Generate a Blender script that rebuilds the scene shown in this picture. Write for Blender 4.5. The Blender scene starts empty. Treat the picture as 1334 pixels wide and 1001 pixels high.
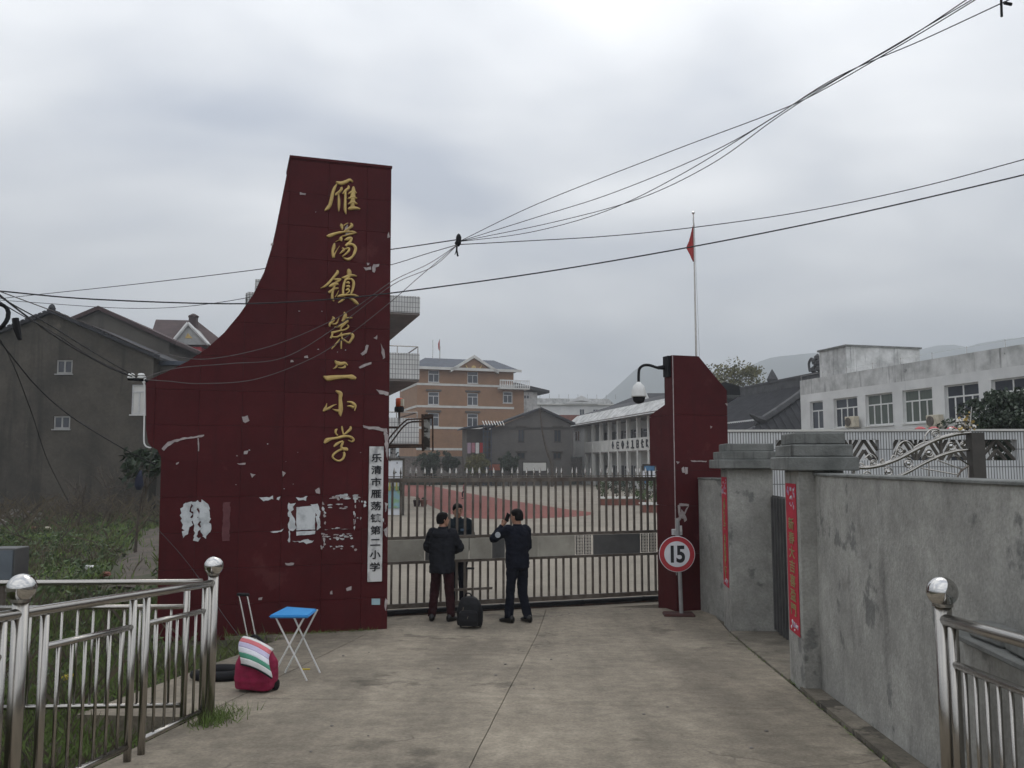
import bpy, bmesh, math, random
from mathutils import Vector, Matrix, noise as mnoise
R = math.radians
random.seed(7)
sc = bpy.context.scene
col = sc.collection

# ---------------------------------------------------------------- camera, sky, sun, exposure
F = 1118.0; PITCH = math.atan(105 / F); CZ = 2.45
cam = bpy.data.cameras.new('camera'); co = bpy.data.objects.new('camera', cam); col.objects.link(co)
co.location = (0, 0, CZ); co.rotation_euler = (math.pi / 2 + PITCH, 0, 0)
cam.sensor_width = 36; cam.lens = F / 1334 * 36; cam.clip_start = .05; cam.clip_end = 9000
sc.camera = co
SUN_EL, SUN_AZ = 58, 12          # degrees: height, and bearing to the right of the view axis (behind the school)
w = bpy.data.worlds.new('World'); sc.world = w; w.use_nodes = True
nt = w.node_tree; N = nt.nodes; L = nt.links
bg = N['Background']; bg.inputs['Strength'].default_value = .1
sky = N.new('ShaderNodeTexSky'); sky.sky_type = 'NISHITA'; sky.sun_disc = False
sky.sun_elevation = R(SUN_EL); sky.sun_rotation = R(SUN_AZ); sky.air_density = 1.0; sky.dust_density = 4.0
tc = N.new('ShaderNodeTexCoord')
sep = N.new('ShaderNodeSeparateXYZ'); L.new(tc.outputs['Generated'], sep.inputs[0])
zz = N.new('ShaderNodeMath'); zz.operation = 'ABSOLUTE'; L.new(sep.outputs['Z'], zz.inputs[0])
za = N.new('ShaderNodeMath'); za.operation = 'ADD'; za.inputs[1].default_value = .35; L.new(zz.outputs[0], za.inputs[0])
dv = N.new('ShaderNodeVectorMath'); dv.operation = 'DIVIDE'
L.new(tc.outputs['Generated'], dv.inputs[0])
cmb = N.new('ShaderNodeCombineXYZ')
for i in range(3): L.new(za.outputs[0], cmb.inputs[i])
L.new(cmb.outputs[0], dv.inputs[1])
mp = N.new('ShaderNodeMapping'); mp.inputs['Location'].default_value = (2.28, -3.58, .13); mp.inputs['Scale'].default_value = (1.0, 1.5, 1.0)
L.new(dv.outputs[0], mp.inputs[0])
n1 = N.new('ShaderNodeTexNoise'); n1.inputs['Scale'].default_value = 1.55; n1.inputs['Detail'].default_value = 4; n1.inputs['Roughness'].default_value = .42; n1.inputs['Distortion'].default_value = .3
L.new(mp.outputs[0], n1.inputs['Vector'])
rp = N.new('ShaderNodeValToRGB')
rp.color_ramp.elements[0].position = .34; rp.color_ramp.elements[0].color = (6.2, 6.8, 8.0, 1)
rp.color_ramp.elements[1].position = .66; rp.color_ramp.elements[1].color = (15.0, 15.1, 15.2, 1)
e = rp.color_ramp.elements.new(.5); e.color = (10.4, 10.7, 11.2, 1)
L.new(n1.outputs['Fac'], rp.inputs[0])
mx = N.new('ShaderNodeMix'); mx.data_type = 'RGBA'; mx.inputs['Factor'].default_value = .96
# an overcast sky is dimmer towards the horizon than overhead
ge = N.new('ShaderNodeMath'); ge.operation = 'POWER'; ge.inputs[0].default_value = .05; L.new(zz.outputs[0], ge.inputs[1])
gr = N.new('ShaderNodeMath'); gr.operation = 'MULTIPLY_ADD'; gr.inputs[1].default_value = -.66; gr.inputs[2].default_value = 1.20; L.new(ge.outputs[0], gr.inputs[0])
gm = N.new('ShaderNodeVectorMath'); gm.operation = 'SCALE'; L.new(rp.outputs[0], gm.inputs[0]); L.new(gr.outputs[0], gm.inputs['Scale'])
L.new(sky.outputs[0], mx.inputs[6]); L.new(gm.outputs[0], mx.inputs[7]); L.new(mx.outputs[2], bg.inputs['Color'])
sl = bpy.data.lights.new('sun', 'SUN'); sl.energy = .55; sl.angle = R(25); sl.color = (1, .96, .9)
so = bpy.data.objects.new('sun', sl); col.objects.link(so); so.location = (0, 20, 60)
sd = Vector((math.sin(R(SUN_AZ)) * math.cos(R(SUN_EL)), math.cos(R(SUN_AZ)) * math.cos(R(SUN_EL)), math.sin(R(SUN_EL))))
so.rotation_euler = sd.to_track_quat('Z', 'Y').to_euler()
vs = sc.view_settings; vs.view_transform = 'Standard'; vs.look = 'None'; vs.gamma = 1; vs.exposure = .13; vs.use_curve_mapping = False
sc.render.engine = 'CYCLES'; sc.cycles.use_denoising = True
sc.cycles.max_bounces = 6; sc.cycles.diffuse_bounces = 3; sc.cycles.volume_bounces = 2

# ---------------------------------------------------------------- picture-to-place helpers
def ray(x, y):
    u = (x - 667) / F; v = (500.5 - y) / F; dn = math.cos(PITCH) - v * math.sin(PITCH)
    return u / dn, (math.sin(PITCH) + v * math.cos(PITCH)) / dn
def at(x, y, d):
    a, b = ray(x, y); return Vector((a * d, d, CZ + b * d))
def road_z(Y):
    t = .85 - .066 * Y
    return .5 * (t + math.sqrt(t * t + .0009))
def gnd(x, y, f=None):
    f = f or (lambda X, Y: road_z(Y))
    a, b = ray(x, y); lo, hi = .5, 500.
    for _ in range(60):
        m = (lo + hi) / 2
        if CZ + b * m > f(a * m, m): lo = m
        else: hi = m
    return Vector((a * lo, lo, f(a * lo, lo)))
class Frame:                      # a vertical plane: origin p, direction ang; s along it, n into it
    def __init__(s, x, y, ang): s.p = Vector((x, y, 0)); s.a = ang; s.d = Vector((math.cos(ang), math.sin(ang), 0)); s.n = Vector((-math.sin(ang), math.cos(ang), 0))
    def hit(s, x, y, off=0.):
        a, b = ray(x, y); q = s.p + s.n * off
        t = q.dot(s.n) / Vector((a, 1, 0)).dot(s.n)
        P = Vector((a * t, t, CZ + b * t)); return (P - s.p).dot(s.d), P.z
    def w(s, x, n, z): return s.p + s.d * x + s.n * n + Vector((0, 0, z))

# ---------------------------------------------------------------- mesh builder
FR = {}
class MB:
    def __init__(s): s.v = []; s.f = []
    def add(s, vs, fs):
        o = len(s.v); s.v += [Vector(v) for v in vs]; s.f += [[i + o for i in f] for f in fs]; return s
    def box(s, c, d, m=None):
        c = Vector(c); hx, hy, hz = d[0] / 2, d[1] / 2, d[2] / 2
        vs = [Vector((x, y, z)) for x in (-hx, hx) for y in (-hy, hy) for z in (-hz, hz)]
        if m is not None: vs = [m @ v for v in vs]
        return s.add([c + v for v in vs], [(0, 1, 3, 2), (4, 6, 7, 5), (0, 4, 5, 1), (2, 3, 7, 6), (0, 2, 6, 4), (1, 5, 7, 3)])
    def b2(s, x0, x1, y0, y1, z0, z1): return s.box(((x0 + x1) / 2, (y0 + y1) / 2, (z0 + z1) / 2), (x1 - x0, y1 - y0, z1 - z0))
    def bbox(s, x0, x1, y0, y1, z0, z1, b=.01):      # box with chamfered edges
        bm = bmesh.new(); bmesh.ops.create_cube(bm, size=1)
        for v in bm.verts: v.co = Vector(((x0 + x1) / 2 + v.co.x * (x1 - x0), (y0 + y1) / 2 + v.co.y * (y1 - y0), (z0 + z1) / 2 + v.co.z * (z1 - z0)))
        bmesh.ops.bevel(bm, geom=list(bm.edges), offset=b, segments=1, affect='EDGES', profile=.5)
        bm.verts.index_update()
        s.add([v.co.copy() for v in bm.verts], [[v.index for v in f.verts] for f in bm.faces]); bm.free(); return s
    def tube(s, path, r, n=8, cap=True):
        path = [Vector(p) for p in path]; k = len(path); rs = r if isinstance(r, (list, tuple)) else [r] * k
        vs = []; t0 = None; ref = None
        for i, p in enumerate(path):
            t = (path[min(i + 1, k - 1)] - path[max(i - 1, 0)])
            t = t.normalized() if t.length > 1e-9 else Vector((0, 0, 1))
            if ref is None:
                ref = Vector((0, 0, 1)) if abs(t.z) < .9 else Vector((1, 0, 0))
            a = t.cross(ref)
            if a.length < 1e-6: a = t.orthogonal()
            a.normalize(); b = a.cross(t).normalized(); ref = b
            vs += [p + (a * math.cos(2 * math.pi * j / n) + b * math.sin(2 * math.pi * j / n)) * rs[i] for j in range(n)]
        fs = [(i * n + j, (i + 1) * n + j, (i + 1) * n + (j + 1) % n, i * n + (j + 1) % n) for i in range(k - 1) for j in range(n)]
        if cap: fs += [list(range(n)), list(range((k - 1) * n, k * n))[::-1]]
        return s.add(vs, fs)
    def lathe(s, prof, c=(0, 0, 0), n=16, m=None):
        c = Vector(c); vs = []
        for r, z in prof:
            for j in range(n):
                q = Vector((r * math.cos(2 * math.pi * j / n), r * math.sin(2 * math.pi * j / n), z)); vs.append(c + (m @ q if m is not None else q))
        k = len(prof)
        fs = [(i * n + j, i * n + (j + 1) % n, (i + 1) * n + (j + 1) % n, (i + 1) * n + j) for i in range(k - 1) for j in range(n)]
        fs += [list(range(n))[::-1], list(range((k - 1) * n, k * n))]
        return s.add(vs, fs)
    def loft(s, secs, n=14, p=2.0):      # secs: (centre, rx, ry, rz_angle[, tilt matrix])
        vs = []
        for c in secs:
            cc, rx, ry = Vector(c[0]), c[1], c[2]; an = c[3] if len(c) > 3 else 0
            M3 = c[4] if len(c) > 4 else Matrix.Identity(3)
            for j in range(n):
                t = 2 * math.pi * j / n; ct, st = math.cos(t), math.sin(t)
                x = rx * math.copysign(abs(ct) ** (2 / p), ct); y = ry * math.copysign(abs(st) ** (2 / p), st)
                vs.append(cc + M3 @ Vector((x * math.cos(an) - y * math.sin(an), x * math.sin(an) + y * math.cos(an), 0)))
        k = len(secs)
        fs = [(i * n + j, i * n + (j + 1) % n, (i + 1) * n + (j + 1) % n, (i + 1) * n + j) for i in range(k - 1) for j in range(n)]
        fs += [list(range(n))[::-1], list(range((k - 1) * n, k * n))]
        return s.add(vs, fs)
    def prism(s, poly, y0, y1):          # poly in (x, z), extruded along y
        k = len(poly)
        vs = [(x, y0, z) for x, z in poly] + [(x, y1, z) for x, z in poly]
        fs = [list(range(k)), list(range(k, 2 * k))[::-1]] + [(i, i + k, (i + 1) % k + k, (i + 1) % k) for i in range(k)]
        return s.add(vs, fs)
    def sheet(s, poly, z0, z1):          # poly in (x, y), extruded in z
        k = len(poly)
        vs = [(x, y, z0(x, y) if callable(z0) else z0) for x, y in poly] + [(x, y, z1(x, y) if callable(z1) else z1) for x, y in poly]
        fs = [list(range(k))[::-1], list(range(k, 2 * k))] + [(i, (i + 1) % k, (i + 1) % k + k, i + k) for i in range(k)]
        return s.add(vs, fs)
    def mesh(s, name, mat=None, smooth=False):
        me = bpy.data.meshes.new(name); me.from_pydata([tuple(v) for v in s.v], [], s.f)
        bm = bmesh.new(); bm.from_mesh(me); bmesh.ops.recalc_face_normals(bm, faces=bm.faces); bm.to_mesh(me); bm.free()
        if smooth: me.shade_smooth()
        if mat: me.materials.append(mat)
        return me
    def build(s, name, mat, parent=None, world=False, smooth=False, loc=None):
        if world and parent is not None:
            lo, rz = FR[parent.name]; m = Matrix.Rotation(-rz, 3, 'Z'); s.v = [m @ (v - lo) for v in s.v]
        return link(name, s.mesh(name, mat, smooth), parent, loc)
def link(name, me, parent=None, loc=None, rz=0, scale=None, rot=None):
    o = bpy.data.objects.new(name, me); col.objects.link(o)
    if parent is not None:
        o.parent = parent
        if parent.name in FR: FR[o.name] = FR[parent.name]
    if loc is not None: o.location = loc
    if rz: o.rotation_euler.z = rz
    if rot: o.rotation_euler = rot
    if scale: o.scale = scale
    return o
def tag(o, label=None, cat=None, group=None, kind=None):
    if label: o['label'] = label
    if cat: o['category'] = cat
    if group: o['group'] = group
    if kind: o['kind'] = kind
    return o
def thing(name, label, cat, loc=(0, 0, 0), rz=0., group=None):
    o = bpy.data.objects.new(name, None); col.objects.link(o); o.empty_display_size = .2
    o.location = loc; o.rotation_euler.z = rz; FR[o.name] = (Vector(loc), rz)
    return tag(o, label, cat, group)
def struct(name, mb, mat, smooth=False):
    return tag(mb.build(name, mat, smooth=smooth), kind='structure')
def smooth_path(pts, k=6):
    pts = [Vector(p) for p in pts]; out = []
    for i in range(len(pts) - 1):
        p0, p1, p2, p3 = pts[max(i - 1, 0)], pts[i], pts[i + 1], pts[min(i + 2, len(pts) - 1)]
        for j in range(k):
            t = j / k
            out.append(.5 * ((2 * p1) + (p2 - p0) * t + (2 * p0 - 5 * p1 + 4 * p2 - p3) * t * t + (3 * p1 - p0 - 3 * p2 + p3) * t ** 3))
    return out + [pts[-1]]

# ---------------------------------------------------------------- materials
MATS = {}
def mat(name, c1, c2=None, sc_=2.0, rough=.8, bump=.15, bsc=30, metal=0., streak=None, spots=None, rnd=0., spec=.4, obj=False, speck=0., cracks=None, rvar=.1, lng=0., vs_=(1, 1, 1), ramp=(.35, .65), trans=0., coat=0.):
    if name in MATS: return MATS[name]
    m = bpy.data.materials.new(name); m.use_nodes = True; t = m.node_tree; N = t.nodes; L = t.links
    p = N['Principled BSDF']; p.inputs['Roughness'].default_value = rough; p.inputs['Metallic'].default_value = metal
    p.inputs['Specular IOR Level'].default_value = spec
    if trans: p.inputs['Transmission Weight'].default_value = trans
    if coat: p.inputs['Coat Weight'].default_value = coat
    if obj:
        g = N.new('ShaderNodeTexCoord'); pos = g.outputs['Object']
    else:
        g = N.new('ShaderNodeNewGeometry'); pos = g.outputs['Position']
    mpn = N.new('ShaderNodeMapping'); mpn.inputs['Scale'].default_value = vs_; L.new(pos, mpn.inputs[0])
    def noise(scale, det=6, src=None, rgh=.6):
        n = N.new('ShaderNodeTexNoise'); n.inputs['Scale'].default_value = scale; n.inputs['Detail'].default_value = det; n.inputs['Roughness'].default_value = rgh
        L.new(src or mpn.outputs[0], n.inputs['Vector']); return n.outputs['Fac']
    def ramp_(fac, a, b, ca, cb):
        r = N.new('ShaderNodeValToRGB'); r.color_ramp.elements[0].position = a; r.color_ramp.elements[1].position = b
        r.color_ramp.elements[0].color = (*ca, 1); r.color_ramp.elements[1].color = (*cb, 1); L.new(fac, r.inputs[0]); return r.outputs[0]
    def mixc(fac, a, b, mode='MIX'):
        x = N.new('ShaderNodeMix'); x.data_type = 'RGBA'; x.blend_type = mode
        if isinstance(fac, float): x.inputs[0].default_value = fac
        else: L.new(fac, x.inputs[0])
        for q, i in ((a, 6), (b, 7)):
            if isinstance(q, tuple): x.inputs[i].default_value = (*q, 1)
            else: L.new(q, x.inputs[i])
        return x.outputs[2]
    c2 = c2 or tuple(v * .75 for v in c1)
    c = ramp_(noise(sc_), ramp[0], ramp[1], c2, c1)
    if streak:                         # vertical rain streaks: colour, threshold, scale
        m2 = N.new('ShaderNodeMapping'); m2.inputs['Scale'].default_value = (streak[2], streak[2], streak[2] * (streak[3] if len(streak) > 3 else .08)); L.new(pos, m2.inputs[0])
        f = ramp_(noise(1.0, 5, m2.outputs[0]), streak[1], streak[1] + .16, (0, 0, 0), (1, 1, 1)); c = mixc(f, c, streak[0])
    if spots:                          # blotches: colour, threshold, scale
        f = ramp_(noise(spots[2], 8), spots[1], spots[1] + .05, (0, 0, 0), (1, 1, 1)); c = mixc(f, c, spots[0])
    if speck:
        f = ramp_(noise(38, 4), .3, .7, (1 - speck,) * 3, (1 + speck * .6,) * 3); c = mixc(1.0, c, f, 'MULTIPLY')
        f = ramp_(noise(6.5, 6), .32, .68, (1 - speck,) * 3, (1 + speck * .5,) * 3); c = mixc(1.0, c, f, 'MULTIPLY')
    if lng:                            # wheel-worn bands along the road
        m4 = N.new('ShaderNodeMapping'); m4.inputs['Rotation'].default_value = (0, 0, R(5.5)); m4.inputs['Scale'].default_value = (1.5, .16, 1); L.new(pos, m4.inputs[0])
        f = ramp_(noise(1.0, 5, m4.outputs[0]), .38, .68, (1 - lng,) * 3, (1 + lng * .4,) * 3); c = mixc(1.0, c, f, 'MULTIPLY')
    if cracks:                         # hairline cracks: colour, scale, width
        dn_ = N.new('ShaderNodeTexNoise'); dn_.inputs['Scale'].default_value = 1.6; dn_.inputs['Detail'].default_value = 5; L.new(pos, dn_.inputs['Vector'])
        va = N.new('ShaderNodeVectorMath'); va.operation = 'ADD'; L.new(pos, va.inputs[0]); L.new(dn_.outputs['Color'], va.inputs[1])
        vo = N.new('ShaderNodeTexVoronoi'); vo.feature = 'DISTANCE_TO_EDGE'; vo.inputs['Scale'].default_value = cracks[1]; L.new(va.outputs[0], vo.inputs['Vector'])
        f = ramp_(vo.outputs['Distance'], cracks[2] * .4, cracks[2], (1, 1, 1), (0, 0, 0)); f2 = ramp_(noise(.55, 3), .52, .58, (0, 0, 0), (1, 1, 1))
        f = mixc(1.0, f, f2, 'MULTIPLY'); c = mixc(f, c, cracks[0])
    if rnd:
        oi = N.new('ShaderNodeObjectInfo'); mr = N.new('ShaderNodeMapRange'); mr.inputs['To Min'].default_value = 1 - rnd; mr.inputs['To Max'].default_value = 1 + rnd
        L.new(oi.outputs['Random'], mr.inputs[0]); c = mixc(1.0, c, (1, 1, 1)) if False else c
        hs = N.new('ShaderNodeHueSaturation'); L.new(mr.outputs[0], hs.inputs['Value']); L.new(c, hs.inputs['Color']); c = hs.outputs[0]
    L.new(c, p.inputs['Base Color'])
    if bump:
        b = N.new('ShaderNodeBump'); b.inputs['Strength'].default_value = bump; b.inputs['Distance'].default_value = .02
        L.new(noise(bsc, 5), b.inputs['Height']); L.new(b.outputs[0], p.inputs['Normal'])
    rr = N.new('ShaderNodeMapRange'); rr.inputs['To Min'].default_value = max(.02, rough - rvar); rr.inputs['To Max'].default_value = min(1, rough + rvar)
    L.new(noise(sc_ * 3), rr.inputs[0]); L.new(rr.outputs[0], p.inputs['Roughness'])
    MATS[name] = m; return m
def brickmat(name, c1, c2, mortar, wid, hgt, ms=.01, rough=.7, off=.5, streak=None, bump=.4):
    m = bpy.data.materials.new(name); m.use_nodes = True; t = m.node_tree; N = t.nodes; L = t.links; p = N['Principled BSDF']; p.inputs['Roughness'].default_value = rough
    tcn = N.new('ShaderNodeTexCoord'); s = N.new('ShaderNodeSeparateXYZ'); L.new(tcn.outputs['Object'], s.inputs[0])
    ad = N.new('ShaderNodeMath'); L.new(s.outputs[0], ad.inputs[0]); L.new(s.outputs[1], ad.inputs[1])
    cb = N.new('ShaderNodeCombineXYZ'); L.new(ad.outputs[0], cb.inputs[0]); L.new(s.outputs[2], cb.inputs[1])
    b = N.new('ShaderNodeTexBrick'); b.offset = off; b.inputs['Scale'].default_value = 1; b.inputs['Brick Width'].default_value = wid; b.inputs['Row Height'].default_value = hgt; b.inputs['Mortar Size'].default_value = ms
    b.inputs['Color1'].default_value = (*c1, 1); b.inputs['Color2'].default_value = (*c2, 1); b.inputs['Mortar'].default_value = (*mortar, 1); L.new(cb.outputs[0], b.inputs['Vector'])
    n = N.new('ShaderNodeTexNoise'); n.inputs['Scale'].default_value = .8; n.inputs['Detail'].default_value = 8; L.new(tcn.outputs['Object'], n.inputs['Vector'])
    mr = N.new('ShaderNodeMapRange'); mr.inputs['To Min'].default_value = .65; mr.inputs['To Max'].default_value = 1.25; L.new(n.outputs['Fac'], mr.inputs[0])
    hs = N.new('ShaderNodeHueSaturation'); L.new(mr.outputs[0], hs.inputs['Value']); L.new(b.outputs['Color'], hs.inputs['Color']); L.new(hs.outputs[0], p.inputs['Base Color'])
    bu = N.new('ShaderNodeBump'); bu.invert = True; bu.inputs['Strength'].default_value = bump; bu.inputs['Distance'].default_value = .01; L.new(b.outputs['Fac'], bu.inputs['Height']); L.new(bu.outputs[0], p.inputs['Normal'])
    MATS[name] = m; return m

m_road = mat('road_concrete', (.33, .285, .22), (.205, .175, .135), .75, .9, .6, 45, spots=((.175, .15, .115), .60, 1.1), ramp=(.28, .66), speck=.24, lng=.26, cracks=((.12, .10, .08), .42, .006))
m_yard = mat('yard_concrete', (.285, .25, .20), (.205, .18, .145), .35, .9, .3, 20, spots=((.185, .165, .135), .64, .5), speck=.12)
m_joint = mat('joint_dirt', (.15, .13, .098), None, 5, .95)
m_footing = mat('footing_cement', (.24, .21, .165), (.12, .105, .082), 1.4, .95, .6, 40, spots=((.08, .07, .055), .58, 2.), speck=.25)
m_track = mat('red_track', (.19, .047, .032), (.15, .040, .029), .6, .85, .2, 20)
m_soil = mat('soil', (.075, .062, .045), (.045, .05, .025), .5, 1, .6, 8)
m_path = mat('dirt_path', (.105, .085, .068), (.06, .05, .04), 1.5, 1, .5, 15)
m_grass = mat('grass', (.125, .19, .045), (.095, .115, .035), .45, .8, 0)
m_dry = mat('dry_brush', (.12, .095, .06), (.055, .046, .034), 2, .9, 0)
m_leaf = mat('leaf', (.085, .13, .04), (.028, .045, .02), 1.5, .6, 0)
m_leafd = mat('leaf_dark', (.035, .055, .028), (.018, .03, .016), 2, .55, 0)
m_leafy = mat('leaf_olive', (.16, .145, .05), (.07, .075, .03), .8, .7, 0)
m_bark = mat('bark', (.10, .08, .06), (.05, .04, .032), 6, .95, .8, 30)
m_wall = mat('render_wall', (.38, .375, .345), (.235, .23, .212), 1.5, .9, .5, 25, spots=((.18, .18, .17), .60, 2.4), ramp=(.3, .68), speck=.17, streak=((.175, .172, .16), .57, 3.6, .28))
m_cap = mat('cap_cement', (.20, .205, .195), (.11, .115, .108), 3, .95, .5, 30, streak=((.07, .07, .066), .58, 9.))
m_red = mat('red_panel', (.076, .0105, .0125), (.062, .0085, .0105), 1.2, .55, .05, 60, rnd=.05, streak=((.055, .009, .011), .56, 5.), spots=((.092, .022, .023), .63, 1.3), speck=.10, spec=.14)
m_redg = mat('red_backing', (.035, .012, .013), None, 5, .9)
m_chip = mat('plaster_chip', (.47, .42, .41), (.33, .28, .28), 12, .95, .4, 60)
m_paper = mat('old_paper', (.62, .64, .65), (.40, .42, .43), 9, .9, .3, 60, ramp=(.3, .55))
m_gold = mat('gold_paint', (.66, .48, .17), (.46, .32, .11), 5, .42, .1, 40)
m_steel = mat('stainless', (.42, .40, .37), (.40, .38, .35), 3, .25, 0, 90, metal=1., rvar=.02)
m_chrome = mat('chrome', (.62, .61, .59), (.55, .54, .52), 8, .08, 0, metal=1.)
m_gate = mat('gate_steel', (.20, .175, .15), (.10, .082, .068), 5, .5, .1, 60, metal=.55, spots=((.09, .05, .03), .66, 6))
m_sheet = mat('gate_sheet', (.40, .38, .325), (.27, .255, .215), 2.2, .6, .1, 20, spots=((.44, .415, .355), .60, 3.))
m_sheetd = mat('gate_sheet_dark', (.12, .12, .117), (.08, .08, .08), 3, .5, .1, 20, metal=.3)
m_rust = mat('rusty_iron', (.085, .05, .035), (.03, .024, .022), 9, .9, .6, 40)
m_black = mat('black_plastic', (.014, .014, .016), None, 5, .6, .1, 60, spec=.15)
m_cable = mat('cable', (.03, .03, .033), None, 3, .7, 0)
m_cablel = mat('cable_faded', (.11, .095, .095), None, 3, .7, 0)
m_white = mat('white_paint', (.74, .74, .72), (.62, .62, .60), 3, .6, .1, 40)
m_signred = mat('sign_red', (.42, .035, .045), (.34, .03, .04), 4, .45, 0)
m_signwhite = mat('sign_white', (.70, .72, .75), (.62, .64, .68), 6, .45, 0)
m_ink = mat('black_ink', (.015, .016, .02), None, 8, .6, 0)
m_board = mat('weathered_board', (.62, .62, .61), (.30, .30, .30), 7, .8, .3, 50, ramp=(.33, .5), vs_=(1, 1, .5))
m_couplet = mat('couplet_paper', (.46, .016, .04), (.37, .015, .034), 6, .75, .1, 40)
m_olive = mat('couplet_ink', (.30, .25, .10), (.22, .18, .08), 9, .6, 0)
m_fancy = mat('couplet_print', (.30, .16, .38), (.45, .38, .30), 30, .7, 0)
m_house = mat('dark_cement_wall', (.10, .087, .07), (.052, .046, .038), .4, .95, .3, 12, streak=((.036, .032, .027), .55, 1.6), spots=((.12, .105, .085), .64, .5), speck=.15)
m_house2 = mat('pale_cement_wall', (.115, .103, .088), (.08, .072, .062), .5, .95, .3, 12, streak=((.06, .055, .048), .6, 1.2))
m_tile = mat('dark_roof_tile', (.045, .045, .05), (.026, .026, .03), 1.5, .85, .6, 12)
m_rooft = mat('maroon_roof', (.075, .045, .045), (.05, .032, .032), 1.2, .8, .6, 10)
m_roofb = mat('blue_grey_roof', (.06, .075, .10), (.04, .05, .07), 1.2, .7, .3, 10)
m_brown = brickmat('brown_brick', (.37, .195, .095), (.32, .165, .082), (.19, .125, .085), .24, .075, .012)
m_gbrick = brickmat('grey_brick', (.125, .112, .10), (.10, .092, .083), (.085, .08, .075), .26, .08, .012)
m_wtile = brickmat('white_tile', (.60, .60, .585), (.55, .55, .54), (.17, .17, .17), .15, .26, .014, off=0)
m_vtile = brickmat('narrow_white_tile', (.62, .63, .63), (.55, .56, .57), (.14, .14, .14), .062, .40, .010, off=0)
m_wwall = mat('stained_white_wall', (.70, .70, .685), (.56, .56, .55), .5, .9, .2, 12, streak=((.38, .38, .37), .62, 2.2), spots=((.42, .42, .41), .68, .9))
m_wwallg = mat('stained_parapet', (.62, .62, .605), (.34, .34, .33), 1.1, .95, .3, 12, streak=((.17, .17, .165), .57, 4.5), spots=((.2, .2, .195), .66, 1.6))
m_trim = mat('white_trim', (.66, .65, .61), (.55, .54, .51), 1, .8, .1, 20)
m_frame = mat('window_frame', (.60, .60, .60), None, 3, .5, 0)
m_glass = mat('window_glass', (.045, .052, .065), (.03, .035, .045), .7, .12, 0, spec=.6)
m_curtain = mat('curtained_glass', (.12, .14, .12), (.085, .10, .09), 2, .2, 0, spec=.5, vs_=(4, 4, .2))
m_shade = mat('dark_room', (.03, .03, .032), None, 1, .9, 0)
m_soffit = mat('soffit', (.20, .175, .16), None, 1, .95, .1)
m_blue = mat('blue_plastic', (.05, .30, .66), (.04, .26, .60), 5, .4, 0)
m_crim = mat('crimson_cloth', (.27, .012, .055), (.20, .010, .042), 14, .9, .3, 90)
m_skin = mat('skin', (.40, .22, .145), (.34, .18, .12), 14, .55, .05, 80)
m_hair = mat('hair', (.009, .008, .008), None, 40, .6, .4, 120, spec=.06)
m_navy = mat('navy_cloth', (.012, .014, .022), (.008, .009, .015), 9, .85, .3, 60, spec=.05)
m_grey_c = mat('charcoal_cloth', (.022, .023, .028), (.015, .016, .02), 9, .9, .3, 60, spec=.05)
m_maroon = mat('maroon_cloth', (.040, .014, .016), (.026, .010, .012), 9, .9, .3, 60, spec=.05)
m_guard = mat('guard_cloth', (.020, .028, .035), (.014, .02, .026), 9, .85, .3, 60, spec=.05)
m_shoe = mat('shoe_leather', (.012, .011, .011), None, 9, .4, .05)
m_orange = mat('beacon_lens', (.55, .09, .03), None, 9, .25, 0)
m_cream = mat('cream_plastic', (.62, .56, .44), None, 5, .5, 0)
m_flag = mat('flag_red', (.42, .03, .03), None, 5, .8, .1)
m_stone = mat('stone', (.22, .20, .18), (.12, .11, .10), 5, .95, .6, 20)
m_planter = mat('planter_brick', (.22, .085, .06), (.16, .065, .05), 3, .9, .3, 20)
m_ridge = mat('ridge_grey', (.085, .085, .088), (.05, .05, .053), 2, .95, .5, 20)
m_mount = mat('mountain_forest', (.05, .07, .05), (.035, .05, .04), .01, 1, 0)

# ---------------------------------------------------------------- text glyphs (built-in font)
GC = {}
def glyph(ch, size, ext, mt, bold=.0):
    k = (ch, size, ext, mt.name, bold)
    if k not in GC:
        c = bpy.data.curves.new('glyph', 'FONT'); c.body = ch; c.size = size; c.extrude = ext; c.offset = bold; c.align_x = 'CENTER'; c.resolution_u = 4
        o = bpy.data.objects.new('glyph', c); col.objects.link(o); dg = bpy.context.evaluated_depsgraph_get(); dg.update()
        me = bpy.data.meshes.new_from_object(o.evaluated_get(dg)); bpy.data.objects.remove(o)
        if len(me.vertices):
            xs = [v.co.x for v in me.vertices]; ys = [v.co.y for v in me.vertices]; cx, cy = (min(xs) + max(xs)) / 2, (min(ys) + max(ys)) / 2
            for v in me.vertices: v.co = Vector((v.co.x - cx, -v.co.z, v.co.y - cy))      # upright, facing -y
        me.materials.clear(); me.materials.append(mt); me.name = 'character'; GC[k] = me
    return GC[k]
# ================================================================ SETTING
TH = R(5.5)
def UW(u, w_, z=0.): return Vector((w_ * math.cos(TH) + u * math.sin(TH), u * math.cos(TH) - w_ * math.sin(TH), z))
GA = R(18.4)
GF = Frame(-1.89, 13.11, GA)          # monument face
GT = Frame(-1.99, 14.22, R(18.6))     # gate plane
def gz(X, Y):
    nn_ = (X - GF.p.x) * GF.n.x + (Y - GF.p.y) * GF.n.y; ss_ = (X - GF.p.x) * GF.d.x + (Y - GF.p.y) * GF.d.y
    if nn_ > .3 and ss_ > -3.25: return -.12
    if X < -2.2 and Y < 60:
        t = min(1, max(0, (-2.2 - X) / 1.5)); wd_ = max(0, -(X * math.cos(TH) - Y * math.sin(TH)) - 3.3)
        return -.05 + t * max(0, road_z(Y) - .06) * math.exp(-wd_ / 3.5) * (1 if Y > -5 else 0) + t * (.10 * mnoise.noise(Vector((X * .35, Y * .35, 0))) + .05 * mnoise.noise(Vector((X * 1.7, Y * 1.7, 3))) + .05)
    return -.05
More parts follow.
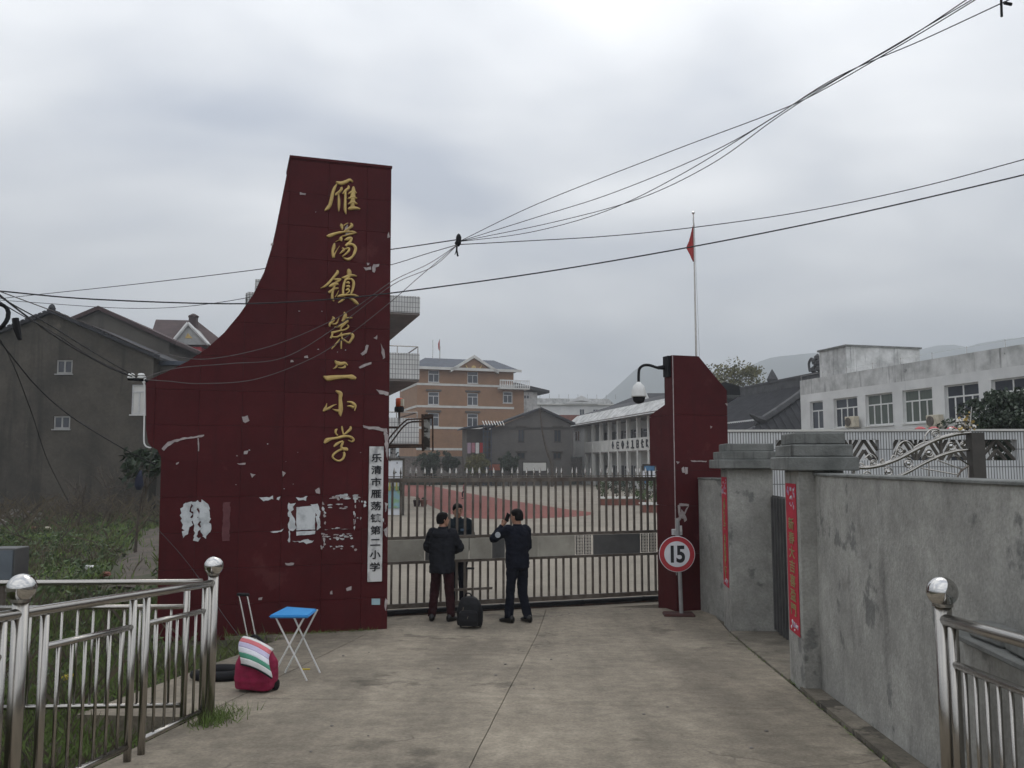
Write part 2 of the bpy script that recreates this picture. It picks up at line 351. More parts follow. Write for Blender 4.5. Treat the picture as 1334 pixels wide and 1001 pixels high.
xs = [-1700, -700, -300, -150, -90, -60, -45, -36] + [-30 + .8 * i for i in range(36)] + [0, 5, 12, 25, 50, 100, 200, 400, 800, 1700]
ys = [-300, -60, -20, -8] + [-2 + .8 * i for i in range(62)] + [52, 60, 80, 110, 160, 300, 600, 1000, 2100]
mb = MB(); mb.v = [Vector((x, y, gz(x, y))) for y in ys for x in xs]
mb.f = [(j * len(xs) + i, j * len(xs) + i + 1, (j + 1) * len(xs) + i + 1, (j + 1) * len(xs) + i) for j in range(len(ys) - 1) for i in range(len(xs) - 1)]
struct('ground', mb, m_soil, True)

# distant hills, faded by the haze further down
ridge = [(-2600, 575), (-1200, 560), (-300, 582), (250, 575), (700, 572), (760, 540), (800, 508), (838, 473), (868, 482), (905, 500), (940, 505), (985, 474), (1008, 463), (1060, 457), (1120, 468), (1180, 470), (1215, 451), (1240, 445), (1270, 450), (1300, 441), (1334, 439), (1500, 428), (1800, 470), (2600, 520), (4000, 575)]
def ridge_y(x):
    for (x0, y0), (x1, y1) in zip(ridge, ridge[1:]):
        if x0 <= x <= x1: return y0 + (y1 - y0) * (x - x0) / (x1 - x0)
    return 590
mb = MB(); DR = 1500; cols_ = [-2500 + 14 * i for i in range(460)]; rows_ = 14
for r_ in range(rows_):
    t = r_ / (rows_ - 1); k = math.sin(min(1, t / .62) * math.pi / 2) if t < .62 else 1 - (t - .62) / .38 * .9
    for x in cols_:
        a, b = ray(x, ridge_y(x)); zt = max(6, CZ + b * DR)
        X = a * DR; Y = DR - 420 + 760 * t
        nz = mnoise.fractal(Vector((X * .006, Y * .006, 1)), 1., 2., 4)
        mb.v.append(Vector((X, Y, -4 + (zt + 4) * k + nz * 12 * k * (1 if abs(t - .62) > .05 else .25))))
mb.f = [(j * len(cols_) + i, j * len(cols_) + i + 1, (j + 1) * len(cols_) + i + 1, (j + 1) * len(cols_) + i) for j in range(rows_ - 1) for i in range(len(cols_) - 1)]
struct('hills', mb, m_mount, True)

# concrete road: cast slabs with open joints
def slab(poly_fn, u0, u1, w0, w1, nm='concrete_slab', mt=m_road, parent=None, dz=0., th=.12):
    nu = max(2, int((u1 - u0) / .45)); nw = max(2, int((w1 - w0) / .6)); b = MB(); T = []
    for i in range(nu + 1):
        for j in range(nw + 1):
            u = u0 + (u1 - u0) * i / nu; w_ = w0 + (w1 - w0) * j / nw
            if poly_fn: u, w_ = poly_fn(u, w_)
            if 0 < i < nu: w_ += .008 * mnoise.noise(Vector((u * 2.1, w_, 5))) * (j in (0, nw))
            if 0 < j < nw: u += .012 * mnoise.noise(Vector((u, w_ * 2.3, 9))) * (i in (0, nu))
            P = UW(u, w_); P.z = road_z(P.y) + dz + .004 * mnoise.noise(Vector((u, w_, 0))); T.append(P)
    W_ = nw + 1; b.v = T[:]; b.f = [(i * W_ + j, (i + 1) * W_ + j, (i + 1) * W_ + j + 1, i * W_ + j + 1) for i in range(nu) for j in range(nw)]
    ring = [i * W_ for i in range(nu + 1)] + [nu * W_ + j for j in range(1, nw + 1)] + [i * W_ + nw for i in range(nu - 1, -1, -1)] + [j for j in range(nw - 1, 0, -1)]
    o = len(b.v); b.v += [T[i] - Vector((0, 0, th)) for i in ring]
    b.f += [(ring[k], ring[(k + 1) % len(ring)], o + (k + 1) % len(ring), o + k) for k in range(len(ring))]
    return b.build(nm, mt, parent)
road_o = tag(slab(None, -4, 15.3, -3.32, 2.2, 'road', m_joint, None, -.045, .3), kind='structure')
ul = [-4, -.9, 3.45, 7.85, 11.9, 15.2]; g_ = .004
for i in range(5):
    slab(None, ul[i] + g_, ul[i + 1] - g_, -3.3, -.845 - g_, parent=road_o)
    slab(None, ul[i] + g_, ul[i + 1] - g_, -.845 + g_, 1.925, parent=road_o)
slab(None, 7.05, 11.9 - g_, -4.35, -3.3 - .012, parent=road_o, th=.4); slab(None, 11.9 + g_, 15.2, -5.2, -3.3 - .012, parent=road_o, th=.3)
foot_o = tag(slab(None, -4, 14, 1.94, 2.4, 'wall_footing', m_joint, None, -.05, .2), kind='structure')
for u0, u1 in ((-4, -.6), (-.6, 2.6), (2.6, 5.7), (5.7, 8.75)): slab(None, u0 + .008, u1 - .008, 1.95, 2.125, 'footing_slab', m_footing, foot_o, .03)
slab(None, 9.24, 13.1, 1.945, 3.9, 'threshold_slab', m_footing, foot_o, .012)
# schoolyard with its red running track
yp = [GT.w(-3.1, -.3, 0), GT.w(14, -.3, 0), Vector((14, 128, 0)), GT.w(-3.1, 105, 0)]
struct('schoolyard', MB().sheet([(p.x, p.y) for p in yp], -.2, -.004), m_yard)
tk = [(440, 636), (526, 629.6), (565, 634), (605, 642), (670, 653), (740, 664), (770, 667.5), (774, 669), (765, 672), (740, 674), (690, 676), (640, 676.5), (612, 675), (585, 669.5), (560, 659), (540, 647), (440, 645)]
tkp = []
for x, y in tk:
    a, b = ray(x, y); d = min(118, -(CZ + .004) / b) if b < 0 else 118; tkp.append((a * d, d))
struct('running_track', MB().sheet(tkp, -.1, .003), m_track)
# trodden dirt path on the bank
pth = [(212, 690), (196, 708), (178, 738), (166, 766)]
L_ = [gnd(x, y, lambda X, Y: 0.) for x, y in pth]; b = MB()
for i, p in enumerate(L_):
    for s_ in (-.55, -.2, .2, .55):
        q = p + Vector((s_, 0, 0)); b.v.append(Vector((q.x, q.y, gz(q.x, q.y) + (.05 if abs(s_) < .3 else -.02))))
b.f = [(i * 4 + j, i * 4 + j + 1, (i + 1) * 4 + j + 1, (i + 1) * 4 + j) for i in range(len(L_) - 1) for j in range(3)]
struct('path', b, m_path, True)

# ================================================================ BUILDINGS
def facade(b, x0, x1, z0, z1, ops, y=0., rec=.14):
    X = sorted({x0, x1, *[v for o in ops for v in o[:2]]}); Z = sorted({z0, z1, *[v for o in ops for v in o[2:4]]})
    for i in range(len(X) - 1):
        for j in range(len(Z) - 1):
            cx, cz = (X[i] + X[i + 1]) / 2, (Z[j] + Z[j + 1]) / 2
            if any(o[0] < cx < o[1] and o[2] < cz < o[3] for o in ops): continue
            b.add([(X[i], y, Z[j]), (X[i + 1], y, Z[j]), (X[i + 1], y, Z[j + 1]), (X[i], y, Z[j + 1])], [(0, 1, 2, 3)])
    for a, c, d, e_ in [o[:4] for o in ops]:
        v = [(a, y, d), (c, y, d), (c, y, e_), (a, y, e_)]; v += [(p[0], y + rec, p[2]) for p in v]
        b.add(v, [(0, 4, 5, 1), (1, 5, 6, 2), (2, 6, 7, 3), (3, 7, 4, 0)])
def shell(b, x0, x1, z0, z1, dep, ops, y=0., rec=.14):
    facade(b, x0, x1, z0, z1, ops, y, rec)
    b.add([(x0, y, z0), (x1, y, z0), (x1, y + dep, z0), (x0, y + dep, z0), (x0, y, z1), (x1, y, z1), (x1, y + dep, z1), (x0, y + dep, z1)], [(1, 2, 6, 5), (2, 3, 7, 6), (3, 0, 4, 7), (4, 5, 6, 7)])
def window(par, o, y=.1, nx=2, tr=0, fr=.05, nt_=0, glass=None, sill=True, fm=None, nm='window'):
    x0, x1, z0, z1 = o[:4]; b = MB(); d = .05; e_ = .004
    b.b2(x0 + e_, x0 + fr, y - d, y, z0 + e_, z1 - e_); b.b2(x1 - fr, x1 - e_, y - d, y, z0 + e_, z1 - e_)
    b.b2(x0 + fr, x1 - fr, y - d, y, z0 + e_, z0 + fr); b.b2(x0 + fr, x1 - fr, y - d, y, z1 - fr, z1 - e_)
    zt = z0 + (z1 - z0) * tr if tr else z1 - fr
    if tr: b.b2(x0 + fr, x1 - fr, y - d, y - .002, zt - fr / 2, zt + fr / 2)
    for i in range(1, nx): xm = x0 + (x1 - x0) * i / nx; b.b2(xm - fr / 2, xm + fr / 2, y - d + .003, y - .003, z0 + fr, zt - (fr / 2 if tr else 0))
    for i in range(1, nt_): xm = x0 + (x1 - x0) * i / nt_; b.b2(xm - fr / 2, xm + fr / 2, y - d + .003, y - .003, zt + fr / 2, z1 - fr)
    f = b.build(nm, fm or m_frame, par)
    MB().b2(x0 + e_, x1 - e_, y - .015, y + .02, z0 + e_, z1 - e_).build('pane', glass or m_glass, f)
    if sill: MB().b2(x0 - .06, x1 + .06, -.07, .03, z0 - .07, z0 - .004).build('sill', fm or m_trim, f)
    return f
def rect(fr, x0, y0, x1, y1):
    a, zt = fr.hit(x0, y0); b_, zb = fr.hit(x1, y1); _, zt2 = fr.hit(x1, y0); _, zb2 = fr.hit(x0, y1)
    return (min(a, b_), max(a, b_), min(zb, zb2), (zt + zt2) / 2)

# --- dark cement gable house beyond the bank
P = at(195, 600, 45); HA = Frame(P.x, P.y, R(3))
def hs(x, y, f): return f.hit(x, y)
rz_ = HA.hit(68, 409)[1]; ez = HA.hit(193, 466)[1]; sx = HA.hit(68, 409)[0]
t = thing('cement_house', 'dark cement gable house with two small white windows beyond the weedy bank', 'house', HA.p, HA.a)
o1 = rect(HA, 74, 469, 94, 487); o2 = rect(HA, 70, 542, 91, 559); o3 = rect(HA, 172, 501, 190, 540)
b = MB(); facade(b, 2 * sx, 0, -.3, ez, [o1, o2, o3])
b.add([(2 * sx, 0, ez), (0, 0, ez), (sx, 0, rz_)], [(0, 1, 2)])
b.add([(2 * sx, 9, -.3), (0, 9, -.3), (0, 9, ez), (sx, 9, rz_), (2 * sx, 9, ez), (0, 0, -.3), (0, 0, ez), (2 * sx, 0, -.3), (2 * sx, 0, ez)], [(0, 1, 2, 3, 4), (1, 5, 6, 2), (0, 4, 8, 7)])
b.build('wall', m_house, t)
for sg in (-1, 1):
    b = MB(); ex = 0 if sg > 0 else 2 * sx
    dx = ex - sx; sl_ = (ez - rz_) / abs(dx); x2 = ex + sg * .35; z2 = ez + sl_ * .35
    b.prism([(sx, rz_ + .03), (x2, z2 + .03), (x2, z2 + .17), (sx, rz_ + .17)], -.22, 9.2); ro = b.build('roof', m_tile, t)
    if True:
        n_ = 26; b = MB()
        for i in range(n_):
            q = (i + .5) / n_; cx = sx + (x2 - sx) * q; cz = rz_ + .17 + (z2 - rz_) * q + .035; b.box((cx, -.12, cz), (.16, .24, .07 + .03 * (i % 2)), Matrix.Rotation(-math.atan2(z2 - rz_, x2 - sx), 3, 'Y'))
        b.build('edge_tiles', m_tile, ro)
MB().lathe([(.16, 0), (.2, .12), (.12, .3), (.03, .36)], (sx, -.05, rz_ + .15), 8).build('ridge_knob', m_tile, t)
for o in (o1, o2): window(t, o, .1, 2, fr=.085, fm=mat('dull_frame', (.36, .355, .34)))
window(t, o3, .1, 2, .75, .07, glass=m_trim)
b = MB(); q0 = HA.hit(193, 473, 1.); q1 = HA.hit(262, 486, 1.); b.b2(.02, q1[0] + 2, 1.0, 8, -.3, q0[1] - .15); b.build('side_wing', m_house2, t)
b = MB(); b.b2(-.1, q1[0] + 2.1, .75, 8.2, q0[1] - .13, q0[1] + .08); b.build('wing_roof', m_roofb, t)
# --- second gable house behind it
P = at(215, 600, 55); HB = Frame(P.x, P.y, R(3)); rz_ = HB.hit(130, 405)[1]; sx = HB.hit(130, 405)[0]; ez = HB.hit(214, 446)[1]
t = thing('gable_house', 'grey gable house with maroon roof edge behind the dark cement house', 'house', HB.p, HB.a)
MB().prism([(2 * sx, -.3), (0, -.3), (0, ez), (sx, rz_), (2 * sx, ez)], 0, 9).build('wall', m_house2, t)
for sg in (-1, 1):
    ex = 0 if sg > 0 else 2 * sx; k_ = (ez - rz_) / abs(ex - sx); x2 = ex + sg * .5
    MB().prism([(sx, rz_ + .02), (x2, ez + k_ * .5 + .02), (x2, ez + k_ * .5 + .26), (sx, rz_ + .28)], -.3, 9.3).build('roof', m_rooft, t)
# --- maroon roofed house with a white pediment
P = at(285, 600, 66); HC = Frame(P.x, P.y, R(8))
t = thing('pediment_house', 'house with maroon hip roof, white triangular pediment and chimney behind the monument', 'house', HC.p, HC.a)
l, zt = HC.hit(203, 416.5, 4.5); r_, _ = HC.hit(256, 417, 4.5); zb = HC.hit(240, 452)[1]; lo = HC.hit(192, 445)[0]; ro = HC.hit(300, 445)[0]
MB().b2(lo + .6, ro, .6, 9, -.3, zb).build('wall', m_house2, t)
b = MB(); b.add([(lo, 0, zb), (ro, 0, zb), (ro, 9.5, zb), (lo, 9.5, zb), (l, 4.5, zt), (r_, 4.5, zt)], [(0, 1, 5, 4), (1, 2, 5), (2, 3, 4, 5), (3, 0, 4), (0, 3, 2, 1)]); b.build('roof', m_rooft, t)
p0 = HC.hit(222, 449, -1.6); p1 = HC.hit(272, 449, -1.6); pa = HC.hit(245, 421, -1.6)
MB().prism([(p0[0], p0[1]), (p1[0], p1[1]), (pa[0], pa[1])], -1.5, 3.5).build('pediment', mat('dull_white', (.40, .40, .39)), t)
b = MB()
for u_, v_ in ((p0, pa), (pa, p1)): b.tube([(u_[0], -1.6, u_[1]), (v_[0], -1.6, v_[1])], .13, 6)
b.build('pediment_edge', m_white, t)
MB().prism([((p0[0] * .3 + p1[0] * .1 + pa[0] * .6), pa[1] - 1.15), (pa[0], pa[1] - .75), ((p1[0] * .3 + p0[0] * .1 + pa[0] * .6), pa[1] - 1.15)], -1.54, -1.45).build('ornament', m_gold, t)
MB().b2(p0[0] - .2, p1[0] - .6, -1.3, 3, p0[1] - 1.6, p0[1] - .1).build('red_cornice', m_signred, t)
cx, cz = HC.hit(251, 413, 3.); MB().b2(cx - .3, cx + .3, 3, 3.6, zt - 2, cz).lathe([(.42, 0), (.42, .12), (.1, .3)], (cx, 3.3, cz), 8).build('chimney', m_rooft, t)

# --- white tiled school block on the left, end of its balconies seen past the monument
P = at(546, 500, 46); SF = Frame(P.x, P.y, R(17.3))
t = thing('tiled_school_block', 'white tiled school block with cantilevered corridor balconies behind the monument', 'building', SF.p, SF.a)
zs = [SF.hit(546, y)[1] for y in (387, 408.5, 461, 495, 545, 578)]
xb = SF.hit(505, 500)[0]
tx = [SF.hit(x, 380)[0] for x in (320, 332, 348)]; tz = [SF.hit(340, y)[1] for y in (361, 380)]
MB().b2(tx[0] + .1, xb - .45, 0.3, 34, -.2, zs[0] - .2).build('wall', m_wtile, t)
MB().b2(tx[0], tx[1], .6, 6, zs[0] - .5, tz[1]).b2(tx[1] + .01, tx[2] + 2, .6, 6, zs[0] - .5, tz[0]).build('stair_tower', m_wtile, t)
for k, (za, zb) in enumerate(((zs[1], zs[0]), (zs[3], zs[2]), (zs[5], zs[4]))):
    pr = MB().b2(xb - 2.5, 0, -.05, .14, za, zb).build('parapet', m_wtile, t)
    MB().b2(-.15, -.002, .145, 34, za, zb).build('side_parapet', m_wtile, pr)
    MB().b2(xb - 1.5, -.004, .0, 34, za - .1, za - .004).build('floor_slab', m_soffit, t)
    if k: 
        r_ = MB(); z_ = zb + .19 * (2 if k == 1 else 1.6); r_.tube([(xb - 2, .04, z_), (-.08, .04, z_), (-.08, 30, z_)], .035, 6)
        for x in (xb - .6, xb + .5, -.08): r_.tube([(x, .04, zb - .02), (x, .04, z_)], .03, 6)
        r_.build('handrail', m_steel, t)
for k in range(1, 5):
    MB().b2(-.32, -.02, 7 * k, 7 * k + .3, -.2, zs[5] - .12).build('column', m_wtile, t)

# --- brown brick apartment house across the yard
P = at(543, 560, 118); BF = Frame(P.x, P.y, R(18))
t = thing('brown_apartment_house', 'four storey brown brick apartment house with blue roof and central pediment', 'building', BF.p, BF.a)
xr = BF.hit(669, 540)[0]; xr2 = BF.hit(679, 540)[0]; ze = BF.hit(600, 481.5)[1]; zband = [BF.hit(600, y)[1] for y in (502, 530.5, 558, 585.5)]
cx_ = [(558, 573), (609, 623)]; ops = []
for x0, x1 in cx_:
    for y0, y1 in ((483, 499), (511, 528), (538, 556)):
        x0_, x1_, z0_, z1_ = rect(BF, x0, y0, x1, y1); ops.append((x0_, x1_, z0_, z1_))
xa = [min(o[0] for o in ops if abs(o[0] - BF.hit(cx_[i][0], 520)[0]) < 1) for i in (0, 1)]
opsA = []
for i in (0, 1):
    for k, (y0, y1) in enumerate(((483.5, 499), (511.5, 528), (538.5, 556))):
        z1 = BF.hit(590, y0)[1]; z0 = BF.hit(590, y1)[1]; opsA.append((xa[i], xa[i] + 1.55, z0, z1))
b = MB(); shell(b, 0, xr, -.3, ze, 13, opsA); b.build('wall', m_brown, t)
o3 = rect(BF, 655, 513, 667, 530); xo = xr - 2.2
for o in opsA:
    f = window(t, o, .1, 2, .68, .1); MB().b2(o[0] - .3, o[1] + .3, -.22, -.02, o[3] + .1, o[3] + .35).build('lintel', m_house2, f)
b = MB(); shell(b, xr + .004, xr2 + .4, -.3, zband[0] - .4, 12, [], -.0); b.build('wing_wall', m_brown, t)
window(t, (xr - 1.6, xr - .2, zband[1] + .7, zband[0] - .75), -.012, 2, .68, .1)
for z in zband: MB().b2(-.06, xr + .06, -.07, -.004, z - .15, z + .15).build('band', m_trim, t)
for z in zband[:3]: MB().b2(-.07, -.004, -.0, 12, z - .15, z + .15).build('band', m_trim, t)
q = MB(); q.b2(xr - 2.4, xr2 + .9, -1.2, 1.5, zband[0] - .45, zband[0] - .25); bal = q.build('balcony', m_trim, t)
b = MB(); b.b2(xr - 2.4, xr2 + .9, -1.2, -1.08, zband[0] + .7, zband[0] + .85)
n_ = 16
for i in range(n_ + 1): x = xr - 2.35 + (xr2 - xr + 3.2) * i / n_; b.lathe([(.06, 0), (.11, .3), (.05, .6), (.07, .96)], (x, -1.14, zband[0] - .25), 6)
b.build('balustrade', m_white, bal)
zr = BF.hit(600, 466.5, 3)[1]
b = MB(); b.add([(-.9, -.8, ze), (xr + .9, -.8, ze), (xr + .9, 14, ze), (-.9, 14, ze), (2., 4.5, zr), (xr - 1.6, 4.5, zr), (xr - 1.6, 9, zr), (2., 9, zr)], [(0, 1, 5, 4), (1, 2, 6, 5), (2, 3, 7, 6), (3, 0, 4, 7), (4, 5, 6, 7), (0, 3, 2, 1)]); b.build('roof', m_roofb, t)
MB().b2(-.95, xr + .95, -.9, -.82, ze - .22, ze + .15).build('eave_board', m_trim, t)
g0, _ = BF.hit(590, 481); g1, _ = BF.hit(643, 483); gx, gzz = BF.hit(617, 463, -.5)
MB().prism([(g0, ze - .3), (g1, ze - .3), (gx, gzz - .3)], -.5, 4).build('pediment', m_brown, t)
b = MB()
for u_, v_ in (((g0 - .5, ze - .1), (gx, gzz)), ((gx, gzz), (g1 + .5, ze - .1))):
    dx, dz = v_[0] - u_[0], v_[1] - u_[1]; b.prism([u_, v_, (v_[0], v_[1] - .42), (u_[0], u_[1] - .42)], -.9, -.3)
b.build('pediment_edge', m_trim, t)
b = MB(); b.lathe([(.02, 0), (.34, .03), (.02, .06)], (gx, -.55, gzz - 1.8), 10, Matrix.Rotation(R(90), 3, 'X'))
for sg in (-1, 1): b.tube([(gx + sg * .3, -.55, gzz - 2.2), (gx + sg * .9, -.55, gzz - 1.9), (gx + sg * 1.2, -.55, gzz - 1.4)], [.12, .12, .05], 6)
b.build('emblem', m_gold, t)
b = MB(); b.tube([(3.5, 6, zr), (3.5, 6, zr + 2.9)], .04, 5); b.tube([(4.6, 6, zr), (4.6, 6, zr + 2)], .03, 5); b.build('antenna', m_steel, t)
P_ = BF.w(BF.hit(579, 470)[0], 3, zr); f = thing('roof_flag', 'small limp red flag on the roof of the brown apartment house', 'flag', P_)
MB().tube([(0, 0, -.8), (0, 0, 2.6)], .04, 5).build('pole', m_steel, f); MB().loft([((0, 0, 2.5), .05, .03), ((-.12, 0, 1.9), .12, .05), ((-.1, 0, 1.2), .10, .04), ((-.02, 0, .9), .03, .02)], 8).build('cloth', m_flag, f)

# --- grey house right of the apartment house
P = at(681, 560, 128); f_ = Frame(P.x, P.y, R(18)); t = thing('grey_annex_house', 'pale grey house with dark eaves between the brown apartment house and the brick gable', 'house', f_.p, f_.a)
x1 = f_.hit(700, 530)[0]; z1 = f_.hit(690, 511)[1]; o = rect(f_, 682, 512, 690, 520)
b = MB(); shell(b, -1, x1, -.3, z1, 9, [(o[0], o[1], o[2], o[3] - .3)]); b.build('wall', m_wwallg, t); window(t, (o[0], o[1], o[2], o[3] - .3), .1, 2, fr=.1)
MB().prism([(-1.5, z1 + .9), (x1 + 1.6, z1 - .15), (x1 + 1.6, z1 + .25), (-1.5, z1 + 1.3)], -1, 10).build('roof', m_tile, t)

# --- grey brick gable house with lattice and awning
P = at(640, 580, 101); f_ = Frame(P.x, P.y, R(10)); t = thing('brick_gable_house', 'grey brick gable house with four narrow windows behind the yard wall', 'house', f_.p, f_.a)
xr_ = f_.hit(743, 560)[0]; ap = f_.hit(704, 534); el = f_.hit(640, 559)[1]; er = f_.hit(743, 553)[1]
ops = [rect(f_, *r_) for r_ in ((675, 557, 683, 576), (722, 557, 731, 576), (674, 590, 684, 598), (721, 590, 731, 598))]
b = MB(); zf = min(el, er) - .1; facade(b, 0, xr_, -.3, zf, ops, 0, .2)
b.add([(0, 0, zf), (xr_, 0, zf), (xr_, 0, er), (ap[0], 0, ap[1]), (0, 0, el)], [(0, 1, 2, 3, 4)])
b.add([(0, 0, -.3), (0, 11, -.3), (0, 11, el), (0, 0, el), (xr_, 0, -.3), (xr_, 11, -.3), (xr_, 11, er), (xr_, 0, er)], [(0, 1, 2, 3), (4, 7, 6, 5)]); b.build('wall', m_gbrick, t)
for o in ops: 
    f = window(t, o, .16, 2, fr=.07, fm=m_house); MB().b2(o[0] - .2, o[1] + .2, -.25, -.004, o[3] + .02, o[3] + .18).build('lintel', m_house, f)
for (x0, z0), (x1, z1) in (((-.5, el - .1), ap), (ap, (xr_ + .5, er - .1))): MB().prism([(x0, z0 + .02), (x1, z1 + .02), (x1, z1 + .28), (x0, z0 + .28)], -.5, 11.5).build('roof', m_tile, t)
a0 = f_.hit(610, 560)[0]; za = f_.hit(620, 555)[1]
MB().b2(a0, -.02, 1.5, 6, -.3, za - .3).build('porch_wall', m_house2, t)
b = MB(); b.prism([(a0 - .6, za - .35), (1.2, za + .3), (1.2, za + .42), (a0 - .6, za - .2)], -1., 6); b.build('awning', m_roofb, t)
for i in range(8): x = f_.hit(628 + 3.6 * i, 551)[0]; MB().box((x, -1.2, f_.hit(640, 551.5, -1.2)[1]), (.07, 1.6, .08), Matrix.Rotation(.35, 3, 'X')).build('awning_slat', m_trim, t)
lx0, lx1 = f_.hit(629.5, 580, -1)[0], f_.hit(640, 580, -1)[0]; b = MB()
for x in (lx0, (lx0 + lx1) / 2, lx1): b.b2(x - .05, x + .05, -1.06, -1., 0, za)
for i in range(12): z = .2 + i * (za - .3) / 11; b.b2(lx0, lx1, -.998, -.95, z - .05, z + .05)
b.build('lattice', m_roofb, t)
t = thing('laundry', 'pink and white laundry hanging in the porch of the brick gable house', 'laundry', f_.w(f_.hit(620, 578)[0], .3, 0))
zc = f_.hit(620, 577, .3)[1]
MB().tube([(-1., 0, zc), (1., 0, zc)], .02, 5).tube([(-1., 0, 0), (-1, 0, zc)], .03, 5).tube([(1., 0, 0), (1, 0, zc)], .03, 5).build('line', m_steel, t)
for i, mt in enumerate((m_fancy, mat('pink_cloth', (.5, .22, .26)), m_white, m_flag)): MB().loft([((-.75 + .48 * i, 0, zc - 1.25 + .1 * (i % 2)), .2, .05), ((-.75 + .48 * i, 0, zc - .6), .21, .03), ((-.75 + .48 * i, 0, zc), .2, .03)], 8).build('garment', mt, t)

# --- white low building far behind
P = at(704, 560, 150); f_ = Frame(P.x, P.y, R(6)); t = thing('white_far_building', 'white building with small roof pediment far behind the arcaded school', 'building', f_.p, f_.a)
x1 = f_.hit(803, 540)[0]; z1 = f_.hit(750, 528)[1]; z2 = f_.hit(750, 519.5)[1]; ops = [rect(f_, *r_) for r_ in ((755, 533, 761.5, 542.5), (772.5, 533.5, 779, 542.5))]
b = MB(); shell(b, -1, x1, -.3, z1, 10, ops); b.build('wall', m_wwall, t)
for o in ops: window(t, o, .1, 2, fr=.08)
MB().b2(-1.2, x1 + .3, -.4, 10, z1, z1 + .2).build('cornice', m_trim, t)
b = MB(); b.prism([(-1, z1 + .2), (x1 - .3, z1 + .2), (x1 - 1.4, z2), (-1, z2)], .1, 9.5); b.build('attic', m_wwallg, t)
pm = f_.hit(757, 517, -.4); MB().prism([(pm[0] - 3, z1 + .21), (pm[0] + 3, z1 + .21), (pm[0], pm[1] + .2)], -.6, 1).build('pediment', m_wwall, t)
b = MB(); b.prism([(pm[0] - 1.4, z1 + .6), (pm[0] + 1.4, z1 + .6), (pm[0], pm[1] - .7)], -.66, -.58); b.build('pediment_panel', m_house2, t)
for i in range(9): x = x1 * i / 8; MB().tube([(x, .5, z2), (x, .5, z2 + .8)], .025, 4).build('lightning_rod', m_steel, t)
P = at(738, 580, 120); t = thing('red_tiled_shed', 'small shed with rusty red tiled roof beside the brick gable house', 'shed', P - Vector((0, 0, P.z)))
zq = at(738, 541, 120).z; MB().b2(-2.5, 1.6, 0, 4, -.2, zq - 1.5).build('wall', m_gbrick, t); MB().prism([(-2.9, zq), (2.0, zq), (2.2, zq - 1.7), (-2.9, zq - 1.7)], -.3, 4.2).build('roof', m_planter, t)

# --- arcaded two storey school on the right of the yard
P = at(747, 580, 112); AF = Frame(P.x, P.y, math.atan2(-.98, .2)); t = thing('arcaded_school', 'two storey white school with open arcades and black characters on its balcony', 'building', AF.p, AF.a)
sl2 = lambda x: AF.hit(x, 580)[0]
zE = AF.hit(818, 546)[1]; zT = AF.hit(818, 571.5)[1]; zB = AF.hit(818, 587.5)[1]; LEN = 35.5
colx = [(610 + 0) / 7.02 + 670, 771.5, 783.5, 795.5, 807, 819, 831.5, 844.5]; cs = [sl2(x) for x in colx]; pit = (cs[-1] - cs[1]) / 6
cs = [cs[1] + pit * i for i in range(-1, 16)]
MB().b2(0, LEN, 2.4, 9, -.2, zE).build('wall', m_wwall, t)
MB().b2(0, cs[0] - .2, 0, 2.39, -.2, zE - .01).build('end_bay', m_wwall, t)
for z0, z1 in ((.9, 2.6), (zT + .2, zE - .5)): window(t, (1.0, 3.2, z0, z1), -.02, 2, fr=.09, sill=False)
for i, c in enumerate(cs):
    if c > LEN: break
    MB().b2(c - .19, c + .19, -.03, .35, -.2, zE - .004).build('column', m_trim, t)
    c2 = c + pit
    if c2 > LEN: break
    for z0, z1 in ((.0, 2.35), (zT - 1.0 + .02, zE - .9)):
        wx = c + .5; dr = MB().b2(wx, wx + .95, 2.34, 2.395, z0, z1).build('door', m_glass, t)
        window(t, (wx + 1.2, c2 - .2, z0 + .95, z1), 2.39, 3, .7, .07, sill=False)
MB().b2(cs[0] - .19, LEN, .02, .2, zB, zT).build('balcony_band', m_trim, t)
MB().b2(cs[0] - .19, LEN, .21, 2.38, zB + .02, zB + .22).build('balcony_floor', m_soffit, t)
MB().b2(cs[0] - .19, LEN, -.02, .01, zB - .12, zB - .004).build('band_ledge', m_soffit, t)
MB().prism([(-.8, zE), (LEN, zE), (LEN, zE + .25), (-.8, zE + .25)], -.9, 2.3).build('eave_slab', m_soffit, t)
b = MB(); b.add([(-1, -1., zE + .05), (LEN, -1., zE + .05), (LEN, .6, zE + 1.5), (-.2, .6, zE + 1.5), (-.2, 9, zE + 1.5), (LEN, 9, zE + 1.5), (-1, 9.5, zE + .05), (LEN, 9.5, zE + .05)], [(0, 1, 2, 3), (3, 2, 5, 4), (4, 5, 7, 6), (0, 3, 4, 6), (0, 6, 7, 1)]); b.build('fascia', m_wwallg, t)
b = MB(); b.add([(0, .62, zE + 1.52), (LEN, .62, zE + 1.52), (LEN, 4.5, zE + 2.7), (1, 4.5, zE + 2.7), (LEN, 8.9, zE + 1.52), (0, 8.9, zE + 1.52)], [(0, 1, 2, 3), (3, 2, 4, 5), (0, 3, 5), (0, 5, 4, 1)]); b.build('roof', m_tile, t)
